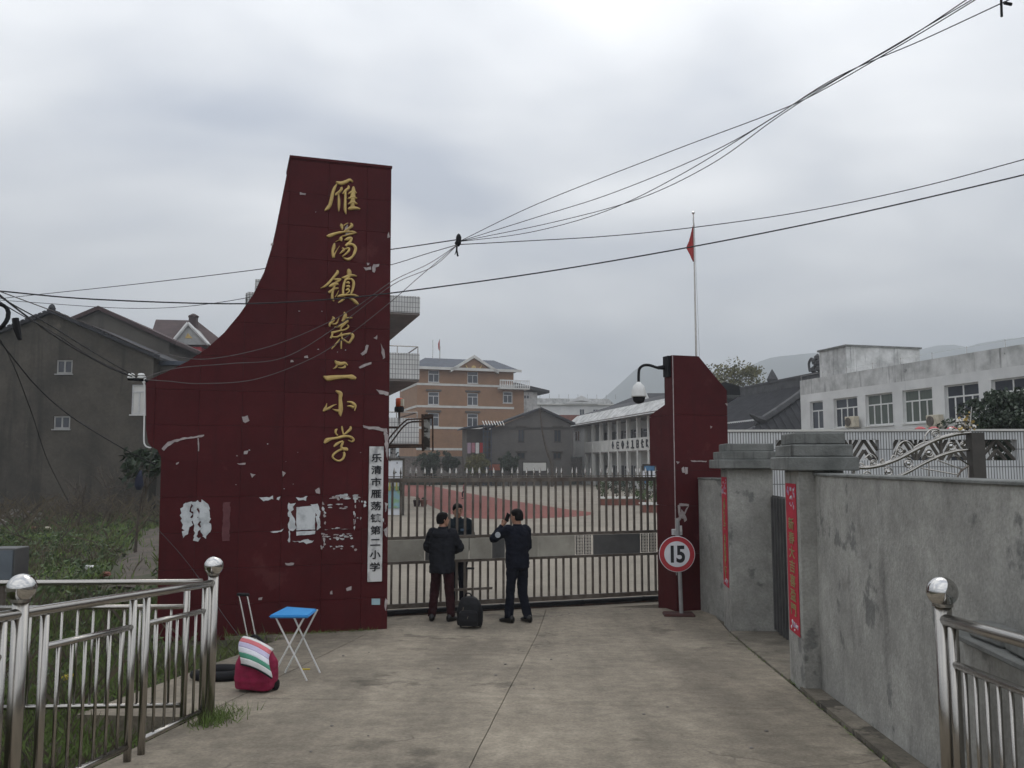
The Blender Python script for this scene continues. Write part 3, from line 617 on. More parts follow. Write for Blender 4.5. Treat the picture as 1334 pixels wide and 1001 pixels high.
# eight weathered characters, too worn to read at this distance
marks = ['(.55,1,.3,.6)(.3,.6,.5,.1)(.5,.75,.75,.4)', '(.2,.9,.2,.1)(.2,.9,.8,.85)(.2,.5,.7,.5)(.2,.12,.85,.1)', '(.5,1,.15,.55)(.5,1,.85,.5)(.2,.5,.5,.05)(.8,.5,.5,.05)(.3,.5,.7,.5)', '(.5,1,.5,.4)(.3,.7,.7,.7)(.35,.3,.25,.05)(.6,.35,.7,.05)', '(.5,1,.5,.1)(.3,.9,.6,.9)(.1,.08,.9,.08)', '(.3,.95,.25,.1)(.3,.95,.75,.9)(.75,.9,.7,.1)(.25,.1,.7,.1)(.3,.5,.7,.5)', '(.5,1,.2,.5)(.4,.7,.8,.7)(.45,.5,.4,.05)(.4,.1,.8,.1)', '(.25,1,.25,.1)(.25,.9,.7,.85)(.7,.85,.3,.5)(.4,.5,.8,.05)']
for i, mk in enumerate(marks):
    b = MB(); x0 = sl2(797 + i * 6.35); h_ = (zT - zB) * .66; z0 = zB + (zT - zB) * .17
    for seg in mk.strip('()').split(')('):
        a_, b_, c_, d_ = map(float, seg.split(',')); b.tube([(x0 + a_ * h_ * 1.1, -.02 if i % 2 else -.035, z0 + b_ * h_), (x0 + c_ * h_ * 1.1, -.02, z0 + d_ * h_)], .085, 5)
    b.build('character', m_ink, t)
# dark roofed house behind the arcade
P = at(800, 540, 128); f_ = Frame(P.x, P.y, R(0)); t = thing('dark_roof_house', 'dark tiled roof with small white dormer behind the arcaded school', 'house', f_.p, f_.a)
zt = f_.hit(850, 513.5)[1]; zb = f_.hit(805, 531)[1]; xl, xr_ = f_.hit(790, 531)[0], f_.hit(882, 531)[0]; xt = f_.hit(843, 514)[0]
MB().b2(xl + 1, xr_ - 1, .8, 8, -.2, zb).build('wall', m_wwallg, t)
b = MB(); b.add([(xl, 0, zb), (xr_, 0, zb), (xr_, 9, zb), (xl, 9, zb), (xt, 4.5, zt + .5), (xr_ - 1, 4.5, zt + .5)], [(0, 1, 5, 4), (1, 2, 5), (2, 3, 4, 5), (3, 0, 4), (0, 3, 2, 1)]); b.build('roof', m_tile, t)
dm = f_.hit(841, 514, 1.); MB().prism([(dm[0] - .9, dm[1] - 1.1), (dm[0] + .5, dm[1] - 1.1), (dm[0], dm[1] + .1)], -.2, 4).build('dormer', m_white, t)

# --- temple hall with tiled hip roof
R0, R1 = at(968, 511, 72.5), at(1062, 492, 61); dr = (R1 - R0); dr.z = 0; ang = math.atan2(dr.y, dr.x)
TF = Frame(R1.x, R1.y, ang); t = thing('temple_hall', 'hall with dark tiled hip roof, raised ridge and curled eaves behind the side gate', 'temple', TF.p, TF.a)
ln = -(R0 - R1).dot(TF.d) ; zr = R1.z - .4; hw = 7.0; zl = zr - 3.6
pts = lambda s_, k: (s_, k, zr - abs(k) / hw * 3.6 + .5 * (abs(k) / hw) * (abs(k) / hw - 1) * 1.3)
b = MB(); ks = [-hw + hw * i / 6 for i in range(13)]
def xend(k): return .4 + 3.6 * (abs(k) / hw) ** 1.2
for k in ks: b.v += [Vector(pts(-ln - xend(k), k)), Vector(pts(xend(k), k))]
b.f = [(2 * i, 2 * i + 1, 2 * i + 3, 2 * i + 2) for i in range(12)]
o = len(b.v); b.add([pts(xend(0), 0), pts(xend(hw), -hw), pts(xend(hw), hw)], [(0, 1, 2)]); b.add([pts(-ln - xend(0), 0), pts(-ln - xend(hw), -hw), pts(-ln - xend(hw), hw)], [(0, 2, 1)])
b.build('roof', m_tile, t)
b = MB(); s_ = -ln - 3
while s_ < 3.9:
    ks_ = [k for k in (0, -hw * .25, -hw * .5, -hw * .75, -hw) if -ln - xend(k) <= s_ <= xend(k)]
    if len(ks_) > 1: b.tube([Vector(pts(s_, k)) + Vector((0, 0, .03)) for k in ks_], .07, 4)
    s_ += .34
for i in range(24):
    k = -hw + 2 * hw * (i + .5) / 24; xa_ = .45; p1 = Vector(pts(xend(hw), k)); p1.z = zl; f0 = abs(k) / hw; p0 = Vector((.4 + 3.6 * f0, k, zr - 3.6 * f0))
    if f0 < .96: b.tube([p0 + Vector((0, 0, .05)), p1 + Vector((0, 0, .05))], .07, 4)
rib = tag(b.build('tile_rows', m_tile, t), kind='stuff')
b = MB(); b.b2(-ln, .6, -.25, .25, zr - .1, zr + .55); b.b2(-ln, .65, -.3, .3, zr + .56, zr + .72); b.build('ridge', m_ridge, t)
for sg in (-1, 1):
    b = MB(); hp = [Vector((.4 + 3.6 * q, sg * hw * q, zr - 3.6 * q + .18 - .3 * q * (1 - q) * 2 + (.9 * max(0, q - .85) / .15 if q > .85 else 0))) for q in [i / 12 for i in range(13)]]
    b.tube(hp, [.28] * 11 + [.2, .06], 6); b.tube([p + Vector((-.15, 0, -.35)) for p in hp[:-1]], .16, 6); b.build('hip_ridge', m_ridge, t)
b = MB(); c = Vector((.2, 0, zr + .7))
for q in ((-.5, 0, .35), (.1, 0, .7), (.45, 0, .35), (.5, 0, .9), (-.2, 0, 1.1), (.25, 0, 1.35)): b.lathe([(.02, -.28), (.24, -.1), (.24, .1), (.02, .28)], c + Vector(q) * .8, 8)
b.tube(smooth_path([c + Vector((-.9, 0, .2)), c + Vector((-1.0, 0, .8)), c + Vector((-.6, 0, 1.1)), c + Vector((-.4, 0, .7))]), .1, 6); b.build('ridge_ornament', m_ridge, t)
MB().lathe([(.3, 0), (.45, .4), (.2, .9), (.02, 1.2)], (-ln * .55, 0, zr + .5), 8).build('ridge_knob', m_ridge, t)
MB().b2(-ln - 2.5, 2.6, -hw + 1.6, hw - 1.6, -.2, zl + .9).build('wall', m_wwall, t)

# --- stained white school block behind the right hand wall
P = at(1044, 560, 53); WF = Frame(P.x, P.y, math.atan2(-.97, .25)); t = thing('stained_white_block', 'stained white two storey block with rows of steel framed windows above the side wall', 'building', WF.p, WF.a)
zt = WF.hit(1190, 472)[1]
wz0 = WF.hit(1145, 554)[1]; wz1 = WF.hit(1145, 513)[1]
wx = [(1055, 1072), (1086, 1117), (1127.5, 1163), (1176, 1215), (1231, 1276), (1292.5, 1346)]
ops = [(WF.hit(a_, 530)[0], WF.hit(b_, 530)[0], wz0, wz1) for a_, b_ in wx]
pt = ops[4][1] - ops[3][1]; ops += [(ops[-1][0] + pt * i, ops[-1][1] + pt * i, wz0, wz1) for i in (1, 2, 3)]
LN = ops[-1][1] + 1; b = MB(); opl = [(o[0], o[1], .9, 2.9) for o in ops]
shell(b, 0, LN, -.2, zt - .9, 11, ops + opl, 0, .22); b.build('wall', m_wwall, t)
b = MB(); b.b2(0, LN, -.004, .2, zt - .9, zt); b.b2(0, .2, .2, 11, zt - .9, zt); b.build('parapet', m_wwallg, t)
for i, o in enumerate(ops): window(t, o, .18, 2 if i == 0 else 4, .66, .07, 1 if i == 0 else 2, glass=m_curtain if i in (2, 3) else m_glass, fm=m_white)
for o in opl: window(t, o, .18, 4, .66, .07, 2, fm=m_white)
c0 = WF.hit(1103, 470, 4.); zb_ = at(1103, 451.5, 50).z
fx = WF.hit(1103, 470, 3.)[0]
fl = WF.hit(1067, 457, 3.)[0]
MB().b2(fl, fx, 3, 8.4, zt - 1, WF.hit(1103, 451.5, 3.)[1]).build('roof_room', m_wwallg, t)
MB().b2(fl - .1, fx + .1, 2.9, 8.5, WF.hit(1103, 451.5, 3.)[1] + .003, WF.hit(1103, 451.5, 3.)[1] + .12).build('roof_room_slab', m_cap, t)
for i in range(13): MB().tube([(i * LN / 12, .1, zt), (i * LN / 12, .1, zt + .35)], .015, 4).build('lightning_rod', m_steel, t)
MB().tube([(0, .1, zt + .3), (LN, .1, zt + .3)], .005, 4).build('lightning_wire', m_steel, t)
def ac_unit(x, z, lab):
    t = thing('air_conditioner', lab, 'air conditioner', WF.w(x, -.35, z), WF.a)
    MB().bbox(-.42, .42, -.15, .17, 0, .6, .02).build('case', m_cream, t)
    MB().lathe([(.23, 0), (.25, .01), (.25, .03), (.2, .03)], (-.12, -.15, .3), 16, Matrix.Rotation(R(90), 3, 'X')).build('fan_grille', m_gate, t)
    b = MB()
    for s_ in (-.3, .3): b.tube([(s_, .34, -.02), (s_, -.15, -.02), (s_, .34, -.3)], .02, 5)
    b.build('bracket', m_steel, t)
x_, z_ = WF.hit(1117, 557); ac_unit(x_, z_, 'air conditioner box under the narrowest windows of the stained white block')
x_, z_ = WF.hit(1226, 557); ac_unit(x_, z_, 'air conditioner with round fan between the curtained and blue windows of the white block')
# ================================================================ MONUMENT
def clip_rect(poly, x0, x1, z0, z1):
    def cl(ps, ins, inter):
        out = []
        for i in range(len(ps)):
            a_, b_ = ps[i - 1], ps[i]
            if ins(b_):
                if not ins(a_): out.append(inter(a_, b_))
                out.append(b_)
            elif ins(a_): out.append(inter(a_, b_))
        return out
    for ax, v, sg in ((0, x0, 1), (0, x1, -1), (1, z0, 1), (1, z1, -1)):
        if not poly: return poly
        def inter(a_, b_):
            t_ = (v - a_[ax]) / (b_[ax] - a_[ax]); return (a_[0] + (b_[0] - a_[0]) * t_, a_[1] + (b_[1] - a_[1]) * t_)
        poly = cl(poly, lambda p: (p[ax] - v) * sg >= 0, inter)
    return poly
def area(p): return abs(sum(p[i - 1][0] * p[i][1] - p[i][0] * p[i - 1][1] for i in range(len(p)))) / 2
def panelled(parent, outline, pw, ph, x_or, z_or, th=.03, gap=.004, rnd=.0015):
    xs_ = [p[0] for p in outline]; zs_ = [p[1] for p in outline]
    i0 = math.floor((min(xs_) - x_or) / pw); i1 = math.ceil((max(xs_) - x_or) / pw); j0 = math.floor((min(zs_) - z_or) / ph); j1 = math.ceil((max(zs_) - z_or) / ph)
    for i in range(i0, i1):
        for j in range(j0, j1):
            q = clip_rect(outline, x_or + i * pw + gap / 2, x_or + (i + 1) * pw - gap / 2, z_or + j * ph + gap / 2, z_or + (j + 1) * ph - gap / 2)
            r_ = []
            for p in q:
                if not r_ or (abs(p[0] - r_[-1][0]) + abs(p[1] - r_[-1][1])) > 1e-4: r_.append(p)
            if len(r_) > 2 and area(r_) > .002:
                d = random.uniform(-rnd, rnd); MB().prism(r_, -th + d, -.001).build('panel', m_red, parent)
mon = thing('gate_monument', 'tall dark red curved gate monument with gold calligraphy and peeling posters', 'monument', GF.p, GA)
opx = [(509.5, 220), (503.5, 835), (204, 835), (210, 596), (205, 586), (198, 583), (193, 577), (190.5, 560), (190, 497), (215, 486), (245, 471), (270, 454), (292, 434), (312, 410), (330, 384), (344, 355), (353, 326), (360, 296), (366, 266), (372, 236), (378, 206)]
OUT = []
for x, y in opx:
    s_, z_ = GF.hit(x, y); OUT.append((s_, max(z_, -.12)))
MB().prism(OUT, 0, .75).build('core', m_redg, mon)
sj, zj = GF.hit(421, 601)
panelled(mon, OUT, .585, .505, sj, zj)
# crown capping strip along the top edge
(sa, za), (sb, zb) = OUT[-1], OUT[0]
MB().prism([(sa - .01, za - .01), (sb + .01, zb - .01), (sb + .01, zb + .03), (sa - .01, za + .03)], -.045, .76).build('coping', m_red, mon)
def face_poly(px, nm, mt, y=-.038, jit=.0, seed=0, th=.006, par=None, fr=None):
    rr = random.Random(seed); fr = fr or GF; p = [fr.hit(*q, -.03) for q in px]; out = []
    for i in range(len(p)):
        a_, b_ = p[i], p[(i + 1) % len(p)]; k = max(1, int(math.dist(a_, b_) / .035)) if jit else 1
        for j in range(k):
            t_ = j / k; out.append((a_[0] + (b_[0] - a_[0]) * t_ + rr.uniform(-jit, jit), a_[1] + (b_[1] - a_[1]) * t_ + rr.uniform(-jit, jit)))
    return MB().prism(out, y - th, y).build(nm, mt, par or mon)
# gold calligraphy, stroke by stroke
CH = {225: [[(375, 205, 8), (420, 225, 28), (500, 235, 36), (600, 200, 34), (680, 165, 28), (745, 215, 5)], [(395, 255, 8), (350, 330, 28), (305, 450, 32), (275, 600, 36), (240, 720, 36), (190, 780, 34), (130, 835, 8)], [(490, 325, 26), (495, 370, 26), (440, 430, 28), (380, 475, 24), (375, 510, 8)], [(430, 480, 14), (440, 600, 26), (440, 740, 26), (435, 850, 8)], [(630, 300, 20), (655, 335, 24), (580, 400, 26), (520, 470, 12)], [(580, 410, 24), (578, 600, 24), (575, 800, 28), (595, 910, 8)], [(750, 310, 16), (755, 360, 34), (745, 480, 50), (740, 620, 48), (735, 760, 40)], [(635, 470, 8), (740, 420, 30), (825, 450, 8)], [(630, 575, 8), (740, 540, 30), (835, 570, 8)], [(635, 690, 8), (740, 650, 34), (840, 690, 10)], [(640, 800, 18), (700, 780, 36), (800, 775, 30), (900, 800, 10)]],
285: [[(475, 120, 10), (495, 150, 30), (510, 210, 24), (515, 250, 8)], [(540, 160, 12), (600, 120, 12), (640, 105, 8)], [(690, 105, 16), (720, 155, 32), (670, 205, 26), (590, 260, 22), (530, 295, 10)], [(175, 385, 14), (240, 375, 36), (360, 330, 28), (500, 300, 22), (640, 290, 16), (750, 295, 22), (830, 325, 6)], [(800, 320, 14), (700, 340, 20), (600, 370, 14), (500, 395, 10)], [(500, 395, 10), (485, 440, 36), (495, 495, 12)], [(450, 470, 10), (370, 505, 4)], [(345, 540, 12), (330, 620, 34), (305, 720, 26), (325, 840, 26), (345, 780, 16), (400, 680, 8), (450, 600, 5)], [(560, 475, 8), (640, 440, 34), (710, 430, 26), (690, 500, 26), (620, 560, 24), (590, 600, 26)], [(590, 600, 22), (640, 560, 26), (740, 570, 26), (800, 640, 30), (780, 740, 28), (730, 830, 24), (650, 885, 32), (580, 875, 18), (530, 850, 6)], [(510, 640, 12), (545, 680, 26), (500, 730, 20), (455, 770, 6)], [(560, 670, 12), (640, 650, 20), (660, 690, 24), (590, 770, 18), (510, 830, 10)]],
345: [[(390, 130, 16), (410, 170, 30), (330, 270, 26), (220, 400, 24), (130, 475, 20), (40, 515, 4)], [(320, 320, 10), (400, 325, 24), (480, 320, 16), (430, 360, 20), (360, 390, 18)], [(220, 480, 12), (290, 450, 34), (370, 420, 34), (435, 435, 8)], [(215, 610, 22), (270, 580, 30), (340, 530, 26), (430, 515, 10)], [(350, 460, 16), (310, 560, 26), (295, 660, 26), (300, 740, 28), (330, 800, 8)], [(430, 570, 6), (400, 640, 10), (355, 710, 10)], [(640, 100, 22), (660, 150, 44), (665, 220, 42), (640, 280, 30), (570, 350, 24)], [(500, 285, 10), (560, 280, 24), (660, 240, 28), (760, 235, 20), (830, 260, 5)], [(570, 350, 20), (545, 450, 26), (530, 560, 24), (535, 650, 22)], [(570, 340, 14), (690, 315, 18), (750, 360, 26), (760, 430, 28), (740, 540, 24), (700, 640, 18)], [(590, 400, 10), (640, 390, 24), (660, 420, 16)], [(590, 480, 10), (650, 470, 24), (670, 500, 14)], [(590, 560, 12), (640, 540, 26), (660, 590, 16), (590, 640, 10)], [(400, 700, 12), (500, 670, 28), (640, 660, 16), (760, 660, 20), (890, 705, 6)], [(575, 725, 14), (500, 785, 22), (420, 835, 10)], [(660, 735, 10), (740, 760, 26), (810, 820, 34), (860, 870, 16)]],
402: [[(295, 180, 8), (325, 225, 30), (290, 290, 28), (240, 350, 22), (245, 400, 8)], [(300, 345, 14), (380, 330, 18), (420, 270, 12), (445, 205, 5)], [(545, 85, 12), (580, 140, 32), (550, 220, 34), (510, 285, 16)], [(590, 210, 16), (660, 210, 18), (730, 210, 8)], [(340, 415, 10), (430, 395, 20), (540, 340, 22), (610, 290, 24), (640, 265, 16)], [(640, 280, 18), (560, 350, 18), (490, 420, 18), (480, 480, 16)], [(620, 360, 16), (650, 400, 16), (580, 460, 18), (450, 490, 18), (330, 520, 22), (270, 525, 16)], [(300, 530, 20), (290, 590, 20), (260, 650, 20)], [(280, 620, 14), (380, 625, 18), (460, 590, 16), (500, 530, 14)], [(490, 620, 26), (520, 580, 22), (620, 560, 20), (700, 555, 24), (745, 600, 30), (710, 680, 26), (650, 750, 22), (570, 700, 18), (490, 640, 20)], [(460, 660, 8), (380, 770, 16), (280, 885, 10)], [(495, 690, 10), (490, 780, 18), (490, 880, 14)]],
455: [[(355, 250, 10), (400, 300, 38), (480, 320, 36), (570, 305, 26), (630, 355, 10)], [(310, 430, 6), (370, 400, 16), (400, 350, 20)], [(420, 400, 8), (500, 410, 14), (570, 390, 22), (560, 350, 12)], [(100, 590, 12), (200, 635, 50), (330, 620, 45), (500, 605, 36), (640, 600, 36), (720, 610, 50), (810, 640, 26)]],
500: [[(370, 155, 12), (440, 190, 34), (480, 230, 40), (470, 320, 34), (478, 450, 40), (480, 560, 44), (470, 640, 38), (480, 710, 8)], [(300, 555, 6), (370, 580, 20), (440, 590, 30)], [(180, 430, 5), (160, 500, 18), (130, 570, 32), (95, 600, 10)], [(140, 570, 24), (230, 530, 26), (310, 480, 14), (385, 450, 4)], [(615, 395, 10), (700, 405, 22), (760, 440, 30), (800, 490, 22), (780, 590, 10)], [(620, 490, 8), (690, 490, 22), (760, 520, 28)]],
550: [[(410, 155, 8), (375, 180, 24), (370, 240, 16), (420, 295, 10)], [(505, 90, 12), (510, 140, 20), (525, 220, 14), (550, 290, 16)], [(690, 90, 14), (690, 150, 28), (630, 210, 24), (560, 265, 14)], [(125, 460, 20), (180, 400, 44), (280, 365, 26), (400, 345, 24), (520, 315, 28), (640, 310, 24), (720, 340, 26), (760, 390, 22), (720, 425, 16), (640, 395, 8)], [(330, 535, 14), (390, 480, 28), (460, 440, 20), (530, 420, 20)], [(530, 420, 22), (510, 480, 26), (490, 540, 24), (530, 580, 30), (600, 590, 34), (620, 620, 20)], [(500, 590, 22), (400, 640, 22), (320, 710, 22), (310, 770, 18), (380, 830, 18), (460, 840, 18), (530, 790, 22), (560, 700, 24), (540, 650, 20)]]}
for y0, strokes in CH.items():
    b = MB()
    for si, st in enumerate(strokes):
        ps = smooth_path([(x, y, w_) for x, y, w_ in st], 5); dz = .0011 * (si % 6); n_ = len(ps); vs_ = []
        for i, p in enumerate(ps):
            tg = ps[min(i + 1, n_ - 1)] - ps[max(i - 1, 0)]; tg.z = 0; tg.normalize(); nx, ny = -tg.y, tg.x; hw_ = max(6, p.z) * 1.14
            for k, h_ in ((-1, 0), (-.72, 1), (0, 1.25), (.72, 1), (1, 0)):
                s_, z_ = GF.hit(415 + (p.x + nx * hw_ * k) * .06, y0 + (p.y + ny * hw_ * k) * .06, -.03)
                vs_.append((s_, -.034 - (.022 + dz) * h_, z_))
        fs_ = [(i * 5 + j, (i + 1) * 5 + j, (i + 1) * 5 + j + 1, i * 5 + j + 1) for i in range(n_ - 1) for j in range(4)] + [(0, 1, 2, 3, 4), tuple((n_ - 1) * 5 + j for j in (4, 3, 2, 1, 0))]
        b.add(vs_, fs_)
    b.build('gold_character', m_gold, mon)
# chips in the paint, torn posters
chips = [[(486, 345), (494, 344), (493, 347), (489, 349), (488, 356), (485, 354), (484, 349)], [(474, 349), (483, 348), (484, 351), (476, 352)], [(448, 300), (452, 293), (456, 304), (450, 307)], [(470, 461), (474, 458), (478, 449), (479.5, 450), (477, 461), (472, 464)], [(496, 447), (499, 453), (502, 466), (499, 469), (497, 460)], [(467, 479), (472, 476), (483, 472), (483, 474), (474, 478.5), (469, 481)], [(486, 441), (492, 437), (491, 443)], [(490, 507), (507, 511), (506, 516), (494, 513)], [(473, 555), (490, 556), (504, 559), (505, 564), (488, 560), (474, 558)], [(500, 562), (506, 566), (505, 600), (502, 585)], [(315, 543), (322, 542), (325, 548), (320, 552), (316, 549)], [(318, 588), (323, 587), (322, 592), (318, 592)], [(326, 617), (334, 618), (328, 623)], [(368, 614), (372, 617), (369, 621)], [(411, 639), (416, 635), (417, 644), (412, 643)], [(450, 766), (457, 763), (457, 769), (451, 771)], [(337, 779), (342, 778), (341, 782), (337, 782)], [(371, 734), (383, 733), (383, 736), (372, 737)], [(309, 604), (320, 603), (320, 605), (311, 606)], [(502, 780), (505, 783), (503, 796), (501, 790)], [(352, 318), (356, 317), (356, 320), (352, 321)], [(478, 343), (481, 343), (481, 346), (478, 346)], [(504, 306), (507, 303), (508, 309), (504, 310)], [(390, 251), (398, 252), (398, 254), (391, 254)], [(396, 465), (401, 464), (402, 467), (397, 467)], [(379, 470), (381, 469), (382, 472), (379, 473)], [(229, 603), (234, 602), (233, 605), (229, 605)], [(501, 655), (505, 656), (504, 664), (501, 662)], [(500, 690), (505, 686), (505, 700), (502, 698)], [(430, 771), (432, 769), (433, 774), (430, 775)]]
for i, c in enumerate(chips): face_poly(c, 'paint_chip', m_chip, -.0345, .009, i)
arch = [(211, 585), (216, 578), (226, 573), (245, 569.5), (266, 567), (266, 568.5), (245, 572), (227, 576.5), (218, 582), (214, 587)]
face_poly(arch, 'plaster_seam', m_chip, -.0345, .008, 3)
face_poly([(257.5, 571), (259, 571), (259.5, 588), (258, 588)], 'plaster_seam', m_chip, -.0345, .003, 4)
for k, q in enumerate([[(237, 658), (248, 655), (250, 684), (246, 697), (240, 697), (236, 672)], [(249, 655), (259, 653), (258, 676), (262, 692), (255, 700), (251, 690)], [(260, 653), (270, 653), (273, 676), (273, 697), (266, 703), (263, 690), (259, 676)], [(252, 699), (261, 700), (258, 704), (253, 704)], [(238, 697), (243, 700), (240, 702)]]): face_poly(q, 'torn_poster', m_paper, -.0345, .026, 20 + k)
face_poly([(291, 655), (300, 655), (299, 705), (289, 706)], 'faded_poster', mat('faded_poster', (.15, .055, .06), (.11, .035, .04), 9, .8, .1), -.0345, .008, 5)
face_poly([(386, 661), (411, 659), (410, 690), (386, 691)], 'notice_sheet', m_paper, -.0355, .004, 6)
face_poly([(386, 692.5), (411, 691.5), (410, 696), (386, 698)], 'notice_sheet', m_paper, -.0355, .003, 7)
for k, q in enumerate([[(376, 656), (384, 656), (380, 668), (383, 675), (385, 690), (376, 692)], [(376, 692), (378, 692), (377, 706), (375.5, 707)], [(404, 656), (413, 657), (416, 663), (412, 668)], [(412, 668), (417, 664), (417, 688), (413, 690)], [(381, 705), (400, 703), (410, 705), (398, 708)], [(386, 648), (402, 647), (398, 652), (390, 652)], [(360, 648), (365, 648), (364, 652), (360, 652)], [(338, 648), (356, 647), (356, 651), (342, 652)], [(352, 692), (368, 690), (368, 693), (353, 693)]]): face_poly(q, 'torn_poster', m_paper, -.0345, .016, 40 + k)
rr = random.Random(5)
def scraps(n_, x0, y0, x1, y1, sz=(2., 1.6)):
    for i in range(n_):
        cx, cy = rr.uniform(x0, x1), rr.uniform(y0, y1); a_, h_ = rr.uniform(.5, 1.8) * sz[0], rr.uniform(.35, 1.2) * sz[1]; k = rr.randint(5, 8)
        face_poly([(cx + a_ * math.cos(6.283 * j / k) * rr.uniform(.6, 1.2), cy + h_ * math.sin(6.283 * j / k) * rr.uniform(.6, 1.2)) for j in range(k)], 'poster_scrap', rr.choice((m_paper, m_chip)), -.0345, .006, 100 + i)
scraps(16, 422, 645, 470, 651, (3.4, 2.2)); scraps(7, 426, 657, 452, 664, (3, .9)); scraps(9, 420, 655, 425, 690, (1, 2.6)); scraps(8, 461, 652, 463, 698, (.7, 3)); scraps(7, 466, 652, 476, 682, (1.2, 2.4))
scraps(12, 436, 695, 459, 704, (3, 1.8)); scraps(6, 420, 693, 431, 703, (1.8, 2)); scraps(6, 418, 695, 423, 714, (1, 3)); scraps(10, 430, 708, 466, 717, (1.8, 1.5)); scraps(5, 499, 650, 504, 697, (.7, 3)); scraps(4, 425, 688, 450, 690, (3, .6)); scraps(9, 300, 560, 470, 640, (.6, .6)); scraps(8, 380, 260, 500, 480, (.7, .6))
face_poly([(484, 780), (495, 780), (495, 788), (484, 788)], 'house_number_plate', mat('pale_blue_plate', (.35, .50, .55)), -.0345)
# concrete plinth of the monument with dirt at its foot
# white name board
x0, z1 = GF.hit(480.5, 582); x1, z0 = GF.hit(495.5, 757)
nb = thing('name_board', 'long weathered white board with black school name hanging on the red monument', 'sign', GF.w(x0, -.05, z0), GA)
wB = .215; hB = z1 - z0
tilt = -.012
MB().bbox(0, wB, -.02, .012, 0, hB, .004).build('board', m_board, nb)
for i, ch in enumerate('乐清市雁荡镇第二小学'):
    zc = hB * (1 - (.085 + i * .0895)); me = glyph(ch, .165, .003, m_ink, .0035); link('character', me, nb, (wB / 2, -.024, zc), scale=(.98, 1, .82))
# ================================================================ GATE
gt = thing('school_gate', 'wide steel bar gate with spear tips and metal sheet band across the entrance', 'gate', GT.p, GT.a)
SL = GT.hit(862, 700)[0]; S0 = -.25; zt = 2.19
MB().b2(S0, SL, -.025, .025, zt - .035, zt + .035).build('top_rail', m_gate, gt)
MB().b2(S0, SL, -.022, .022, 1.22, 1.27).build('middle_rail', m_gate, gt)
MB().b2(S0, SL, -.022, .022, .825, .87).build('middle_rail', m_gate, gt)
MB().b2(S0, SL, -.03, .03, .115, .19).build('bottom_rail', m_gate, gt)
MB().b2(S0, SL, -.06, .06, .035, .09).build('roller_beam', m_black, gt)
nb_ = 38; pit = (SL - S0) / nb_
up = MB().b2(-.0165, .0165, -.0165, .0165, 1.272, zt - .037).mesh('bar', m_gate); dn = MB().b2(-.0165, .0165, -.0165, .0165, .192, .823).mesh('bar', m_gate)
sp = MB().tube([(0, 0, zt + .036), (0, 0, zt + .10)], .011, 6).lathe([(.011, 0), (.022, .015), (.018, .05), (.002, .115)], (0, 0, zt + .10), 8).mesh('spike', m_steel)
cl_ = MB().b2(-.016, .016, -.018, .018, zt + .085, zt + .10).mesh('collar', m_gate)
for i in range(nb_ + 1):
    x = S0 + pit * i + (random.uniform(-.004, .004) if 0 < i < nb_ else 0)
    link('bar', up, gt, (x, 0, 0)); link('bar', dn, gt, (x, 0, 0)); o = link('spike', sp, gt, (x, 0, 0), rot=(random.uniform(-.02, .02), random.uniform(-.012, .012), 0))
MB().tube([(S0, 0, zt + .06), (SL, 0, zt + .06)], .009, 6).build('upper_rod', m_gate, gt)
for x in (S0, SL): MB().b2(x - .035, x + .035, -.034, .034, .19, zt + .04).build('end_stile', m_gate, gt)
def gx(x): return GT.hit(x, 715)[0]
for a_, c_, mt in ((505, 552.5, m_sheet), (553.5, 562, m_sheetd), (563, 610, m_sheet), (611, 640, m_sheet), (640.5, 657, m_sheetd), (658, 700, m_sheet), (700.5, 748, m_sheet), (772, 833, m_sheetd)):
    MB().b2(gx(a_), gx(c_), -.032, -.023, .874, 1.217).build('metal_sheet', mt, gt)
for a_, c_ in ((750, 759), (760.5, 769.5), (835, 844), (845.5, 854.5)):
    b = MB(); x0_, x1_ = gx(a_), gx(c_); b.b2(x0_, x1_, -.01, .0, .88, 1.21); p_ = b.build('ornament_panel', m_sheetd, gt); b = MB()
    for r_ in range(6):
        for c2 in range(2): b.lathe([(.028, 0), (.030, .006), (.014, .010)], (x0_ + (x1_ - x0_) * (.28 + .44 * c2), -.012, .91 + r_ * .054), 8, Matrix.Rotation(R(90), 3, 'X'))
    b.build('rosettes', mat('pale_cast', (.5, .46, .4)), p_)
for x in (.3, 1.9, 3.4, 4.6): MB().lathe([(.035, -.02), (.05, -.02), (.05, .02), (.035, .02)], (x, 0, .05), 12, Matrix.Rotation(R(90), 3, 'X')).build('roller', m_black, gt)
MB().b2(gx(590) - .0, gx(640), -.07, -.04, .36, .40).build('latch_bar', m_gate, gt)
MB().sheet([(p.x, p.y) for p in (GT.w(-.6, -.06, 0), GT.w(SL + .4, -.06, 0), GT.w(SL + .4, .06, 0), GT.w(-.6, .06, 0))], -.02, .03)
tr_ = MB(); tr_.b2(-.8, SL + .5, -.035, .035, -.05, .022); tk_ = thing('gate_track', 'dark floor track under the steel bar gate', 'track', GT.p, GT.a); tr_.build('rail', m_rust, tk_)
